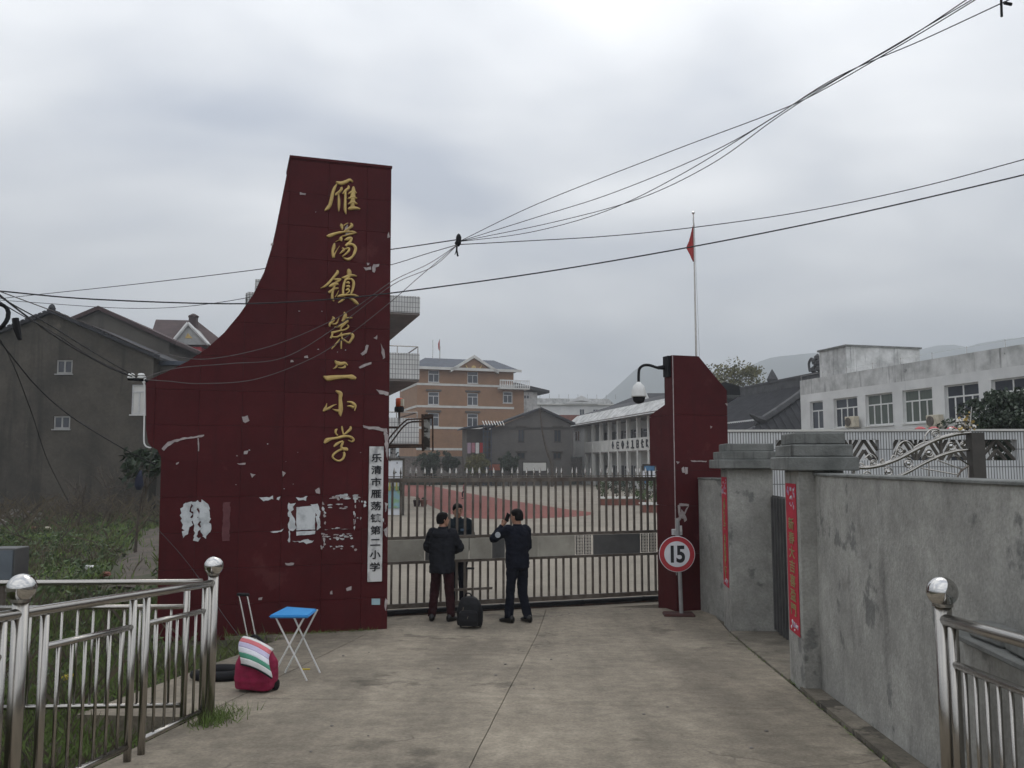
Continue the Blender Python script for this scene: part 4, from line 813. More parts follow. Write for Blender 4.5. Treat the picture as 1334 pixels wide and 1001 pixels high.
# ================================================================ RED GATE PILLAR (right)
PF = Frame(2.76, 14.66, GA)
rp_ = thing('red_gate_pillar', 'dark red angular gate pillar carrying a dome camera at the gate end', 'pillar', PF.p, GA)
def tx_(x, y, n_=0.): return PF.hit(x, y, n_)
ztop = tx_(880, 463)[1]; wr = tx_(947, 520)[0]; wt = tx_(910, 464)[0]; zs_ = tx_(947, 509)[1]; zw = tx_(944, 600)[1]
outB = [(0, -.1), (wr - .02, -.1), (wr, zw), (wr, zs_), (wt, ztop), (0, ztop)]
MB().prism(outB, .03, .30).build('core', m_redg, rp_); panelled(rp_, [(x, z) for x, z in outB], .62, .9, 0, .02, th=.0)if False else None
for lo_, hi_ in ((-.1, .95), (.95, 1.75), (1.75, 2.35), (2.35, 3.3), (3.3, 4.6)):
    q = clip_rect(outB, -.1, 3, lo_ + .003, hi_ - .003)
    if len(q) > 2: MB().prism(q, 0, .028).build('panel', m_red, rp_)
SIDE = Frame(PF.p.x, PF.p.y, GA + math.pi / 2)       # the leaf that runs back from the corner
def sx_(x, y): return SIDE.hit(x, y)
side = [sx_(879, 464), sx_(866, 467), sx_(867, 527), sx_(846, 542), sx_(847, 607), sx_(855, 607.5)]
side = [(0.0, ztop), (side[1][0], ztop - .02), (side[1][0], side[2][1]), (side[3][0], side[3][1]), (side[3][0], side[4][1]), (side[5][0], side[4][1]), (side[5][0], -.1), (0.0, -.1)]
def leaf_prism(q, y0, y1, nm, mt):
    b = MB().prism(q, y0, y1); b.v = [Vector((-v.y, v.x, v.z)) for v in b.v]; return b.build(nm, mt, rp_)
leaf_prism([(max(.31, x), z) for x, z in side], -.28, -.032, 'leaf_core', m_redg)
for lo_, hi_ in ((-.1, .95), (.95, 1.75), (1.75, 2.35), (2.35, 3.3), (3.3, 4.6)):
    q = clip_rect(side, .002, 9, lo_ + .003, hi_ - .003); r_ = []
    for p in q:
        if not r_ or math.dist(p, r_[-1]) > 1e-4: r_.append(p)
    if len(r_) > 2 and area(r_) > .005: leaf_prism(r_, -.03, .002, 'leaf_panel', m_red)
edge = MB().b2(-.006, .006, -.012, -.002, .6, ztop).build('corner_seam', m_chip, rp_)
for k, q in enumerate([[(889, 610), (892, 608), (893, 616), (890, 616)], [(893, 609), (897, 609), (897, 618), (894, 618)], [(926, 555), (929, 556), (927, 558)], [(946, 526), (949, 526), (948, 529)], [(882, 601), (886, 602), (884, 605)], [(901, 600), (922, 601), (921, 602), (902, 601.5)], [(880, 676), (886, 675), (886, 682), (882, 684)], [(884, 658), (887, 658), (888, 676), (885, 672)], [(889, 664), (892, 668), (896, 678), (893, 680), (890, 672), (886, 680), (884, 678)], [(886, 656), (898, 657), (898, 660), (886, 659)], [(895, 662), (898, 660), (891, 676), (889, 675)]]): face_poly(q, 'paint_chip' if k < 7 else 'poster_scrap', m_chip, -.003, .006, 300 + k, par=rp_, fr=PF)
t = thing('grey_box', 'small pale metal box stuck to the red pillar above the speed sign', 'box', PF.w(.02, -.055, tx_(880, 697)[1]), GA); MB().bbox(-.1, .06, -.04, .05, 0, .1, .006).build('case', m_frame, t); MB().b2(-.02, .05, -.045, -.0405, .06, .16).build('label_plate', m_white, t)
# gate post of galvanised steel at the end of the gate
t = thing('gate_stop_post', 'thin grey steel stop post between gate and red pillar', 'post', GT.w(SL + .14, 0, 0), GT.a); MB().b2(-.05, .05, -.05, .05, 0, 2.4).build('post', m_gate, t); MB().b2(-.06, .06, -.06, .06, 2.4, 2.42).build('cap', m_steel, t); MB().b2(-.11, .11, -.11, .11, 0, .02).build('base_plate', m_rust, t)
# dome camera on swan neck arm
cp = at(832.5, 520, 14.75); cw = SIDE.w(.12, .0, 0) ; zc = at(868, 478, 14.8).z
t = thing('dome_camera', 'white dome surveillance camera hanging from a black swan neck on the red pillar', 'camera', (cw.x, cw.y, zc - .3))
top = at(832, 500, 14.75); bend = at(834, 480, 14.75)
MB().tube(smooth_path([Vector((cw.x - .02, cw.y + .1, zc)), at(858, 479.5, 14.78), at(846, 476, 14.76), at(838, 476.5, 14.75), at(833, 481, 14.75), at(832, 489, 14.75), top], 5), .024, 8).build('arm', m_black, t, True)
MB().tube([Vector((cw.x - .02, cw.y + .1, zc)), at(857, 479.3, 14.78)], [.05, .03], 8).build('arm_socket', m_black, t, True)
bk = MB(); bk.box(SIDE.w(.14, .03, zc), (.06, .18, .36), Matrix.Rotation(GA, 3, 'Z')); bk.build('wall_plate', m_black, t, True)
MB().lathe([(.03, .0), (.05, -.03), (.095, -.07), (.122, -.16), (.125, -.22), (.135, -.245), (.13, -.26), (.11, -.262)], top + Vector((0, 0, .03)), 20).build('housing', m_white, t, True, True)
MB().lathe([(.108, -.262), (.105, -.30), (.085, -.345), (.05, -.37), (.01, -.38)], top + Vector((0, 0, .03)), 20).build('dome', m_black, t, True, True)
# speed sign
sc_ = at(882, 722, 14.25); sb_ = Vector((sc_.x + .03, sc_.y + .03, 0))
t = thing('speed_sign', 'round red and white speed sign reading 15 on a grey pole', 'sign', sb_, R(-4))
MB().tube([(.03, 0, 0), (-.005, 0, 1.55)], .032, 10).build('pole', mat('galvanised_pole', (.30, .30, .30), None, 6, .6), t)
MX = Matrix.Rotation(R(90), 3, 'X'); zc = sc_.z
MB().lathe([(.288, -.004), (.292, .0), (.292, .008), (.284, .010)], (-.03, -.034, zc), 40, MX).build('rim', m_signwhite, t)
MB().lathe([(.02, 0), (.282, .0), (.282, .003), (.02, .003)], (-.03, -.045, zc), 40, MX).build('red_ring', m_signred, t)
MB().lathe([(.01, 0), (.208, .0), (.208, .003), (.01, .003)], (-.03, -.0495, zc), 40, MX).build('white_disc', m_signwhite, t)
for ch, dx in (('1', -.078), ('5', .058)): link('digit', glyph(ch, .36, .002, m_ink, .012), t, (-.03 + dx, -.056, zc), scale=(.86, 1, 1.02))
MB().box((-.03, -.02, zc), (.05, .04, .3)).build('clamp', m_gate, t)
MB().bbox(-.26, .24, -.14, .2, -.02, .04, .02).build('foot_block', mat('dark_red_stone', (.07, .025, .022), (.04, .02, .018), 9, .95, .5, 30), t)
# ================================================================ SIDE WALL, PILLARS
def uwthing(name, lab, cat, u, w_, z=0., grp=None): return thing(name, lab, cat, UW(u, w_, z), math.pi / 2 - TH, grp)     # local x = along road, local y = to the left
zw_ = 2.345
t = uwthing('side_wall', 'long smooth grey rendered wall along the right of the road', 'wall', 8.7, 2.13)
b = MB(); nu, nz = 70, 14; T0 = len(b.v)
for i in range(nu + 1):
    for j in range(nz + 1):
        x = -12.5 + 12.5 * i / nu; z = -.2 + (zw_ + .2) * j / nz; b.v.append(Vector((x, .010 * mnoise.noise(Vector((x * .9, z * 1.3, 2))) + .004 * mnoise.noise(Vector((x * 4, z * 4, 1))), z)))
b.f = [(i * (nz + 1) + j, (i + 1) * (nz + 1) + j, (i + 1) * (nz + 1) + j + 1, i * (nz + 1) + j + 1) for i in range(nu) for j in range(nz)]
b.b2(-12.5, 0, -.24, -.012, -.2, zw_ - .004); b.build('render_face', m_wall, t)
MB().bbox(-12.5, 0.0, -.255, .018, zw_ - .003, zw_ + .022, .006).build('top_screed', m_cap, t)
def pillar(u0, lab, far):
    t = uwthing('entrance_pillar', lab, 'pillar', u0, 1.97, 0); pu, pw = (.70, .66) if far else (.60, .44); zb = road_z(UW(u0, 2).y) - .05; H = 2.39
    MB().bbox(0, pu, -pw, 0, zb, H, .012).build('shaft', m_wall, t)
    ov = 1. if far else .72
    MB().bbox(-.16 * ov, pu + .16 * ov, -pw - .16 * ov, .16 * ov, H + .002, H + .135, .01).build('cap_course', m_cap, t)
    MB().bbox(-.10 * ov, pu + .10 * ov, -pw - .10 * ov, .10 * ov, H + .137, H + .255, .01).build('cap_course', m_cap, t)
    MB().bbox(-.02, pu + .02, -pw - .02, .02, H + .257, H + .375, .012).build('cap_course', m_cap, t)
    return t, zb, H, pu
def couplet(u0, txt, lab, zlo, H, pu):
    c = uwthing('spring_couplet', lab, 'couplet', u0, 1.97, zlo); wd, ln_ = pu * .74, H - .13 - zlo; x0 = (pu - wd) / 2
    MB().bbox(x0, x0 + wd, .003, .008, 0, ln_, .001).build('paper', m_couplet, c)
    for z_, n_ in ((ln_ - .16, 14), (.07, 9)):
        b = MB()
        for i in range(n_):
            r_ = random.uniform(.012, .032); b.lathe([(r_, 0), (r_ * .8, .0015 + .0002 * i), (r_ * .3, .002 + .0002 * i)], (x0 + random.uniform(.04, wd - .04), .0085, z_ + random.uniform(-.10, .12) * (1 if n_ > 9 else .4)), 7, Matrix.Rotation(R(-90), 3, 'X'))
        tag(b.build('flower_print', m_fancy, c), kind='stuff')
        b = MB()
        for i in range(5):
            r_ = random.uniform(.010, .02); b.lathe([(r_, 0), (r_ * .8, .005), (r_ * .3, .006)], (x0 + random.uniform(.04, wd - .04), .0085, z_ + random.uniform(-.1, .12) * (1 if n_ > 9 else .4)), 7, Matrix.Rotation(R(-90), 3, 'X'))
        tag(b.build('flower_print', m_paper, c), kind='stuff')
    zz0, zz1 = ln_ - .33, .16; n_ = 7
    for i in range(n_):
        zc_ = zz0 + (zz1 - zz0) * (i + .5) / n_
        if txt: o = link('character', glyph(txt[i], .128, .0015, m_olive, .0015), c, (x0 + wd / 2, .0115, zc_), rot=(0, 0, math.pi)); o.scale = (2.0, 1, 1.0)
        else:
            b = MB()
            for k in range(7): a_ = random.choice((0, 0, 1.57, .8, 2.3)); h_ = random.uniform(.04, .08); p_ = Vector((x0 + wd / 2 + random.uniform(-.06, .06), .011 + .0004 * k, zc_ + random.uniform(-.05, .05))); d_ = Vector((math.cos(a_), 0, math.sin(a_))) * h_; b.tube([p_ - d_, p_ + d_], [.009, .004], 5)
            b.build('character', m_olive, c)
t, zb, H, pu = pillar(8.66, 'grey cement pillar with stepped cap where the long side wall begins', 0); couplet(8.66, '新春大吉喜盈門', 'red spring couplet with seven olive characters on the pillar beside the long wall', .78, H, pu)
t, zb, H, pu = pillar(13.13, 'grey cement pillar with stepped cap next to the red gate pillar', 1); couplet(13.13, None, 'faded red spring couplet on the pillar next to the red gate pillar', .62, H, pu)
p0, p1 = UW(13.7, 2.2), PF.w(.44, -.02, 0); dv_ = p1 - p0; f_ = Frame(p0.x, p0.y, math.atan2(dv_.y, dv_.x))
t = thing('short_wall', 'short stained grey wall between the red pillar and the couplet pillar', 'wall', f_.p, f_.a); MB().bbox(0, dv_.length, -.24, 0, -.1, 2.2, .008).build('render_face', m_wall, t); MB().bbox(0, dv_.length, -.25, .01, 2.203, 2.23, .004).build('top_screed', m_cap, t)
t = uwthing('iron_side_gate', 'dark closed iron gate between the two couplet pillars', 'gate', 9.3, 2.6)
MB().b2(0, 3.8, -.03, 0, .05, 2.0).build('leaf', m_sheetd, t)
for i in range(20): MB().b2(.05 + i * .193, .09 + i * .193, .001, .03, .07, 1.98).build('rib', m_sheetd, t)
# low parapet with loose stones by the right railing
t = uwthing('low_parapet', 'low grey parapet with thin slab top against the side wall', 'wall', 5.05, 2.165)
MB().bbox(-6, 0, .004, .16, -.1, 1.50, .01).build('body', m_wall, t); MB().bbox(-6, .04, -.0, .22, 1.503, 1.535, .006).build('slab_top', m_cap, t)
for k, (x, l_, lab, rz0) in enumerate(((-.30, .34, 'long dark stone block lying on the parapet slab nearer its end', .06), (-.66, .30, 'second dark stone block on the parapet slab behind the railing', -.05))):
    s = thing('stone_block', lab, 'stone', UW(5.05 + x, 2.165 - .11, 1.536), math.pi / 2 - TH + rz0); b = MB().bbox(-l_ / 2, l_ / 2, -.065, .065, 0, .085, .016)
    for v in b.v: v += Vector((mnoise.noise(v * 9 + Vector((k, 0, 0))), mnoise.noise(v * 9 + Vector((5, k, 0))), 0)) * .012
    b.build('block', m_cap, s)
# tiled screen wall behind the side gate
DS = 20.0
q0, q1 = at(880, 563, DS), at(1420, 566, DS - .6); f_ = Frame(q0.x, q0.y, math.atan2(q1.y - q0.y, q1.x - q0.x)); zt_ = q0.z
t = thing('tiled_screen_wall', 'white narrow tiled wall with dark cement lattice openings behind the side wall', 'wall', f_.p, f_.a)
lnn = (q1 - q0).length; ops = [rect(f_, *r_) for r_ in ((1010, 573, 1050, 600), (1075, 573, 1146, 600), (1163, 573, 1262, 600), (1277, 574, 1326, 600), (1345, 574, 1395, 600))]
zo0, zo1 = ops[2][2], ops[2][3]; ops = [(o[0], o[1], zo0, zo1) for o in ops]
b = MB(); facade(b, 0, lnn, -.1, zt_, ops, 0, .24); b.add([(0, .24, -.1), (lnn, .24, -.1), (lnn, .24, zt_), (0, .24, zt_), (0, 0, zt_), (lnn, 0, zt_)], [(4, 5, 2, 3)])
facade(b, 0, lnn, -.1, zt_, ops, .241, 0.); b.build('tiles', m_vtile, t)
MB().b2(0, lnn, -.03, .27, zt_ + .002, zt_ + .05).build('coping', m_trim, t)
for o in ops:
    b = MB(); n_ = max(1, round((o[1] - o[0]) / .62)); ww = (o[1] - o[0]) / n_
    for i in range(n_):
        x = o[0] + i * ww; zc_ = (zo0 + zo1) / 2; h_ = zo1 - zo0
        for aa, bb in (((0, 0), (.5, 1)), ((1, 0), (.5, 1)), ((.25, 0), (.5, .5)), ((.75, 0), (.5, .5)), ((0, .5), (.25, 1)), ((1, .5), (.75, 1))): b.tube([(x + ww * aa[0], .12, zo0 + h_ * aa[1]), (x + ww * bb[0], .12, zo0 + h_ * bb[1])], .04, 4)
        b.b2(x - .02, x + .02, .08, .16, zo0, zo1)
    b.build('lattice', m_house2, t)
t = thing('red_lantern_row', 'three small red ornaments fixed behind the tiled screen wall', 'ornament', f_.w(f_.hit(1225, 560)[0], .6, 0))
for x in (1199, 1216, 1240): P_ = at(x, 561.5, DS + .5); MB().lathe([(.05, -.1), (.13, -.05), (.13, .05), (.05, .1)], P_, 8).build('lantern', m_signred, t, True)
MB().tube([at(1190, 566, DS + .5), at(1250, 566, DS + .5)], .03, 6).tube([at(1225, 566, DS + .5), Vector((at(1225, 566, DS + .5).x, DS + .5, 0))], .04, 6).build('support_rail', m_gate, t, True)
# ornamental steel gate leaf
DG = 10.2
t = thing('scroll_gate', 'stainless steel gate leaf with swan curve rails and scrolls behind the side wall', 'gate', Vector((at(1270, 600, DG).x, DG, 0)))
px = lambda pts_, k=6: smooth_path([at(x, y, DG) for x, y in pts_], k)
MB().tube(px([(1110, 608.5), (1128, 609.5), (1148, 606), (1170, 598), (1195, 585), (1220, 573), (1245, 566), (1264, 564)]), .024, 10).build('top_rail', m_steel, t, True)
MB().tube(px([(1168, 622), (1185, 614), (1205, 603), (1225, 594), (1245, 588), (1264, 586)]), .020, 10).build('lower_rail', m_steel, t, True)
for a_, b_ in (((1200, 610), (1250, 619)), ((1222, 600), (1255, 612)), ((1244, 594), (1262, 606)), ((1168, 622), (1168, 700)), ((1210, 601), (1210, 700)), ((1262, 606), (1262, 700))): MB().tube([at(*a_, DG), at(*b_, DG)], .009, 6).build('spoke', m_steel, t, True)
MB().tube(px([(1247, 622), (1252, 614), (1262, 607)]), .012, 6).build('arc', m_gate, t, True)
def spiral(x, y, r, a0=0, turns=1.6, sg=1): return [(x + r * (1 - .75 * i / 18) * math.cos(a0 + sg * turns * 6.283 * i / 18), y + r * (1 - .75 * i / 18) * math.sin(a0 + sg * turns * 6.283 * i / 18)) for i in range(19)]
for x, y, r in ((1183, 604, 7), (1157, 615, 6.5), (1130, 619, 6), (1210, 590, 6.5), (1239, 581, 7), (1172, 587, 6), (1219, 566, 5.5), (1138, 603, 4), (1255, 579, 4), (1149, 601, 3)):
    MB().tube([at(*q, DG) for q in spiral(x, y, r, random.uniform(0, 6))], .009, 6).build('scroll', m_steel, t, True)
    if r > 6: MB().lathe([(.005, -.02), (.02, -.012), (.02, .012), (.005, .02)], at(x, y, DG), 8, Matrix.Rotation(R(90), 3, 'X')).build('boss', m_chrome, t, True)
for q in ([(1165, 598), (1170, 582), (1178, 575), (1186, 578), (1190, 586), (1184, 590)], [(1204, 577), (1206, 567), (1213, 560), (1222, 560), (1224, 568), (1218, 571)], [(1190, 584), (1200, 578), (1212, 575)], [(1112, 606), (1118, 604), (1125, 605), (1122, 608)], [(1127, 597), (1134, 592), (1141, 598), (1140, 606), (1134, 606)], [(1160, 600), (1163, 594), (1167, 597)]): MB().tube(px(q, 5), .010, 6).build('scroll', m_steel, t, True)
rr = random.Random(2); b = MB(); b2_ = MB()
for i in range(60):
    x, y = 1258 + rr.gauss(0, 6.5), 556 - abs(rr.gauss(0, 9)) + 4; c = at(x, y, DG + rr.uniform(-.05, .05)); r_ = rr.uniform(.012, .03); m_ = Matrix.Rotation(rr.uniform(0, 3), 3, 'X') @ Matrix.Rotation(rr.uniform(0, 6), 3, 'Z')
    (b if i % 3 else b2_).lathe([(.002, -r_ * .25), (r_, 0), (.002, r_ * .25)], c, 6, m_)
b.tube([at(1262, 566, DG), at(1266, 530, DG)], [.014, .004], 6); b.build('flower_finial', m_steel, t, True); b2_.build('gilt_leaves', m_gold, t, True)
P_ = at(1270, 564, DG); MB().b2(P_.x - .075, P_.x + .075, DG - .07, DG + .07, 0, P_.z).build('post', mat('dark_post', (.075, .068, .06), None, 5, .7), t, True)
for z_ in (.35, 1.9): MB().tube([(at(1115, 600, DG).x, DG, z_), (P_.x, DG, z_)], .02, 6).build('cross_rail', m_steel, t, True)
MB().tube([at(1112, 609, DG), Vector((at(1112, 609, DG).x, DG, 0))], .02, 6).build('stile', m_steel, t, True)
# ================================================================ STAINLESS RAILINGS
BALL = [(.012 * 0 + .004, -.0775)] + [(.0775 * math.cos(R(a_)), .0775 * math.sin(R(a_))) for a_ in range(-75, 90, 15)] + [(.004, .0775)]
ball_me = MB().lathe(BALL, (0, 0, 0), 24).mesh('ball_cap', m_chrome, True)
def railing(t, p0, p1, base, panels, ball_posts=(), zr=1.1, r_top=.03, skip_bottom=False, post_r=.036):
    # p0 -> p1 plan points; base(P) ground height; panels: list of (t0, t1, n) in metres along the line
    d = (p1 - p0); ln_ = d.length; d = d / ln_
    q = lambda s_, z: Vector((p0.x + d.x * s_, p0.y + d.y * s_, base(p0.x + d.x * s_, p0.y + d.y * s_) + z))
    n_ = 8
    MB().tube([q(ln_ * i / n_, zr) for i in range(n_ + 1)], r_top, 12).build('top_rail', m_steel, t, True, True)
    for s_ in ball_posts:
        MB().tube([q(s_, -.1), q(s_, 1.19)], post_r + .006, 12).build('post', m_steel, t, True, True)
        o = link('ball_cap', ball_me, t); lo, rz = FR[t.name]; o.location = q(s_, 1.24) - lo
        MB().lathe([(.05, 0), (.05, .015), (.042, .02)], q(s_, 1.165), 14).build('collar', m_steel, t, True)
    for a_, c_, k in panels:
        for s_ in (a_, c_): MB().tube([q(s_, -.08), q(s_, zr - .028)], .026, 10).build('post', m_steel, t, True, True)
        for z_ in (.89, .10): MB().tube([q(a_ + .02, z_), q(c_ - .02, z_)], .020, 10).build('panel_rail', m_steel, t, True, True)
        for i in range(k): s_ = a_ + (c_ - a_) * (i + 1) / (k + 1); MB().tube([q(s_, .115), q(s_, .875)], .0110, 8).build('baluster', m_steel, t, True, True)
rb = lambda X, Y: road_z(Y)
PB = UW(6.97, -3.16); PA = UW(4.545, -3.16); P9 = UW(1.2, -3.16)
t = thing('steel_railing', 'stainless steel bridge railing with two ball topped posts beside the weeds', 'railing', (PB.x, PB.y, road_z(PB.y)))
L1 = (PB - PA).length; L0 = (PA - P9).length
railing(t, P9, PB, rb, [(.3, 1.5, 6), (1.66, L0 - .14, 6), (L0 + .22, L0 + 1.18, 6), (L0 + 1.36, L0 + L1 - .14, 5)], (L0, L0 + L1))
PE = Vector((PB.x - 6.5, PB.y - .32, 0)); PBs = Vector((PB.x - .02, PB.y, 0))
t = thing('stream_railing', 'stainless steel railing turning off behind the ball posts along the weedy stream bank', 'railing', (PB.x - .1, PB.y, .36))
railing(t, PBs + (PE - PBs).normalized() * .07, PE, lambda X, Y: road_z(PB.y) + .02, [(.12, 2.0, 14), (2.15, 4.0, 14), (4.15, 6.2, 14)], (), 1.09, .024)
PR = UW(4.754, 1.797); P8 = UW(.6, 1.797)
t = thing('short_railing', 'stainless steel railing with one ball topped post in front of the low parapet', 'railing', (PR.x, PR.y, road_z(PR.y)))
LR = (PR - P8).length; railing(t, P8, PR, rb, [(.4, 2.1, 12), (2.25, LR - .12, 14)], (LR,), 1.1)
# ================================================================ FLAGPOLE
P_ = at(907, 464, 46); zt_ = at(907, 279, 46).z; t = thing('flagpole', 'tall thin steel flagpole in the schoolyard behind the red pillar', 'flagpole', (P_.x, P_.y, 0))
MB().tube([(0, 0, 0), (0, 0, zt_ * .5), (0, 0, zt_)], [.075, .055, .035], 10).build('pole', m_steel, t); MB().lathe([(.01, -.1), (.09, -.03), (.09, .04), (.01, .1)], (0, 0, zt_ + .06), 10).build('finial', m_chrome, t)
MB().tube([(.02, -.05, 1.2), (.16, -.08, zt_ * .5), (.03, -.04, zt_ - .5)], .007, 4).build('halyard', m_cablel, t); MB().lathe([(.5, 0), (.5, .25), (.4, .3), (.3, .5), (.12, .5)], (0, 0, 0), 12).build('pedestal', m_wall, t)
f = thing('national_flag', 'limp red flag hanging on the schoolyard flagpole', 'flag', (P_.x, P_.y, zt_ - 1.4)); z0 = at(903, 341, 46).z - (zt_ - 1.4); z1 = at(907, 294, 46).z - (zt_ - 1.4)
b = MB(); hh = z1 - z0; ed = [(1., .01), (.85, .09), (.7, .17), (.55, .26), (.42, .38), (.36, .40), (.26, .30), (.18, .22), (.08, .14), (.0, .06)]
for k, (q, wd) in enumerate(ed):
    for j in range(7): s_ = j / 6; b.v.append(Vector((-.02 - wd * s_, .05 * math.sin(s_ * 9 + k * .4) * s_ ** .5, z0 + hh * q)))
b.f = [(i * 7 + j, i * 7 + j + 1, (i + 1) * 7 + j + 1, (i + 1) * 7 + j) for i in range(len(ed) - 1) for j in range(6)]; o = b.build('cloth', m_flag, f, smooth=True); o.modifiers.new('s', 'SOLIDIFY').thickness = .012
# ================================================================ BEACON, BRACKET, PIPE, INSULATORS
RE = OUT[0][0]
P_ = GF.w(RE + .02, .6, 0); dB = 13.95
t = thing('rusty_bracket', 'rusty iron bracket frame with peeling plate on the edge of the red monument', 'bracket', (P_.x, P_.y, at(510, 575, dB).z))
for q in ([(500, 585), (508, 570), (527, 549.5), (536, 546.5), (556, 546)], [(500, 589), (511, 575), (531, 551.5), (556, 550)]): MB().tube(smooth_path([at(x, y, dB) for x, y in q], 4), .014, 6).build('bent_bar', m_rust, t, True)
for y in (580.5, 583): MB().tube([at(500, y, dB), at(560, y - .5, dB)], .016, 6).build('straight_bar', m_rust, t, True)
a_, c_ = at(551, 542, dB), at(560, 587, dB); MB().b2(a_.x, c_.x, dB - .012, dB + .012, c_.z, a_.z).build('plate', mat('peeling_plate', (.30, .30, .28), (.04, .035, .03), 9, .9, .4, 30, ramp=(.48, .56)), t, True)
for x in (550.5, 563.5): MB().tube([at(x, 540, dB - .02), at(x + .5, 588, dB - .02)], .022 if x < 560 else .015, 6).build('upright', m_rust, t, True)
MB().b2(at(553, 545, dB).x, at(564, 545, dB).x, dB - .05, dB + .05, at(553, 545.5, dB).z, at(553, 540, dB).z).build('top_plate', m_rust, t, True)
dB = 14.45; P_ = at(520, 537, dB); t = thing('warning_beacon', 'orange and cream warning beacon on a thin arm behind the monument edge', 'beacon', (P_.x, P_.y, P_.z - .3))
zb = .3; MB().tube([(-.75, 0, zb - .26), (0, 0, zb - .26), (0, 0, zb)], .02, 8).build('post', m_rust, t); MB().lathe([(.075, 0), (.082, .02), (.082, .07), (.07, .09)], (0, 0, zb), 14).build('base', m_black, t)
MB().lathe([(.062, .09), (.062, .22), (.05, .235), (.02, .24)], (0, 0, zb), 14).build('lens', m_orange, t, smooth=True); MB().prism([(.03, zb + .1), (.075, zb + .1), (.075, zb + .215), (.03, zb + .215)], -.055, .055).build('shield', m_cream, t)
dP = GF.w(OUT[8][0], 0, 0).y - .02
t = thing('conduit_pipe', 'thin white conduit running down the left edge of the monument wing', 'pipe', at(189, 578, dP))
MB().tube(smooth_path([at(186, 497, dP), at(188.5, 506, dP), at(188, 540, dP), at(187.5, 572, dP), at(189, 580, dP), at(193, 583, dP), at(197, 583.5, dP)], 4), .011, 8).build('pipe', m_white, t, True, True)
t = thing('insulator_bracket', 'small black bracket with white porcelain insulators on the monument wing', 'insulator', at(180, 495, dP))
MB().tube([at(167, 494, dP), at(193, 496, dP)], .022, 6).build('arm', m_black, t, True)
for x, y in ((171, 491), (184, 491)): MB().lathe([(.02, -.03), (.05, -.02), (.05, .0), (.03, .012), (.05, .02), (.035, .045), (.01, .05)], at(x, y, dP), 12).build('insulator', m_white, t, True)
MB().lathe([(.012, -.05), (.02, -.02), (.02, .03), (.01, .05)], at(188.5, 495, dP), 8).build('insulator', m_white, t, True)
# ================================================================ CABLES
def cable(lab, pts_, r=.011, mt=None, k=8, name='overhead_cable'):
    ps = smooth_path([at(*q) for q in pts_], k); t = thing(name, lab, 'cable', ps[0]); MB().tube(ps, r, 5).build('wire', mt or m_cable, t, True); return t
KN = (596, 319, 15.2)
cable('thick black cable sagging right across the front of the red monument', [(-60, 375, 11.4), (0, 379.5, 11.6), (120, 390, 11.9), (300, 396, 12.2), (420, 391, 12.4), (510, 382, 12.5), (700, 356, 12.4), (900, 322, 12.2), (1100, 282, 11.8), (1334, 228, 11.2), (1480, 190, 10.8)], .0105)
cable('cable rising from the knot past the flagpole top to the right', [KN, (680, 314.5, 15.5), (790, 308, 15.6), (900, 297, 15.4), (1040, 277, 15), (1190, 246, 14), (1334, 208, 13), (1450, 175, 12)], .0085)
for lab, mid in (('uppermost wire from the knot to the high corner', [(700, 266, 14), (870, 199, 12), (1000, 150, 10.6), (1065, 121, 10), (1180, 55, 9), (1290, -12, 8)]), ('second wire from the knot rising to the high corner', [(700, 283, 14), (800, 251, 13), (940, 192, 11.4), (1060, 120, 10.1), (1170, 58, 9.1), (1262, -2, 8.2)]), ('third wire below its neighbours from the knot to the high corner', [(720, 290, 14), (830, 260, 13), (925, 215, 11.6), (1010, 155, 10.7), (1075, 113, 10), (1190, 45, 9), (1276, -6, 8.2)]), ('lowest drooping wire from the knot ending by the corner clamp', [(690, 303, 14.4), (790, 275, 13.2), (890, 226, 12), (1000, 158, 10.7), (1090, 101, 9.8), (1200, 53, 9), (1310, 2, 8.2), (1400, -40, 7.8)])): cable(lab, [(598, 315, 15.2)] + mid, .0062)
cable('faint cable passing behind the monument towards the far houses', [(598, 312, 15.2), (510, 325, 16.5), (430, 335, 18), (345, 350, 20), (180, 370, 24), (30, 386, 28), (-60, 396, 30)], .011)
cable('thin wire from the knot disappearing behind the monument top', [KN, (555, 331, 15.5), (510, 345, 16), (460, 356, 16.5), (300, 392, 18), (180, 402, 20), (40, 394, 22), (-40, 388, 23)], .0075)
for k, (lab, p_) in enumerate((('pale wire drooping across the monument face from the knot', [KN, (560, 343, 14), (512, 366, 12.75), (470, 396, 12.6), (420, 424, 12.4), (350, 452, 12.2), (270, 468, 11.9), (215, 462, 11.6), (188, 455, 11.5), (120, 425, 10.5), (0, 380, 9)]), ('pale sagging wire from the knot to the insulator bracket', [KN, (565, 347, 14.2), (512, 371, 12.75), (440, 425, 12.5), (370, 466, 12.25), (300, 474, 12), (230, 480, 11.7), (186, 493, 11.45)]), ('lowest pale wire looping over the monument to the bracket', [KN, (545, 362, 13.8), (512, 391, 12.75), (450, 440, 12.5), (400, 470, 12.35), (330, 495, 12.1), (260, 500, 11.8), (220, 497, 11.6), (190, 495, 11.45)]))): cable(lab, p_, .006, m_cablel)
t = thing('cable_knot', 'dark cable joint with dangling ends where the overhead wires meet', 'cable joint', at(596, 320, 15.2)); b = MB()
b.lathe([(.01, -.12), (.045, -.06), (.05, .05), (.03, .1), (.005, .12)], at(597.5, 313, 15.2), 8); b.lathe([(.01, -.06), (.04, 0), (.01, .06)], at(595, 317, 15.2), 8); b.build('joint', m_black, t, True)
MB().tube(smooth_path([at(595.5, 318, 15.2), at(595, 326, 15.2), at(596.5, 334, 15.2)], 3), [.018] * 6 + [.02], 6).tube(smooth_path([at(595, 322, 15.2), at(594, 328, 15.2), at(592.5, 332, 15.2)], 3), .008, 5).build('tail', m_black, t, True)
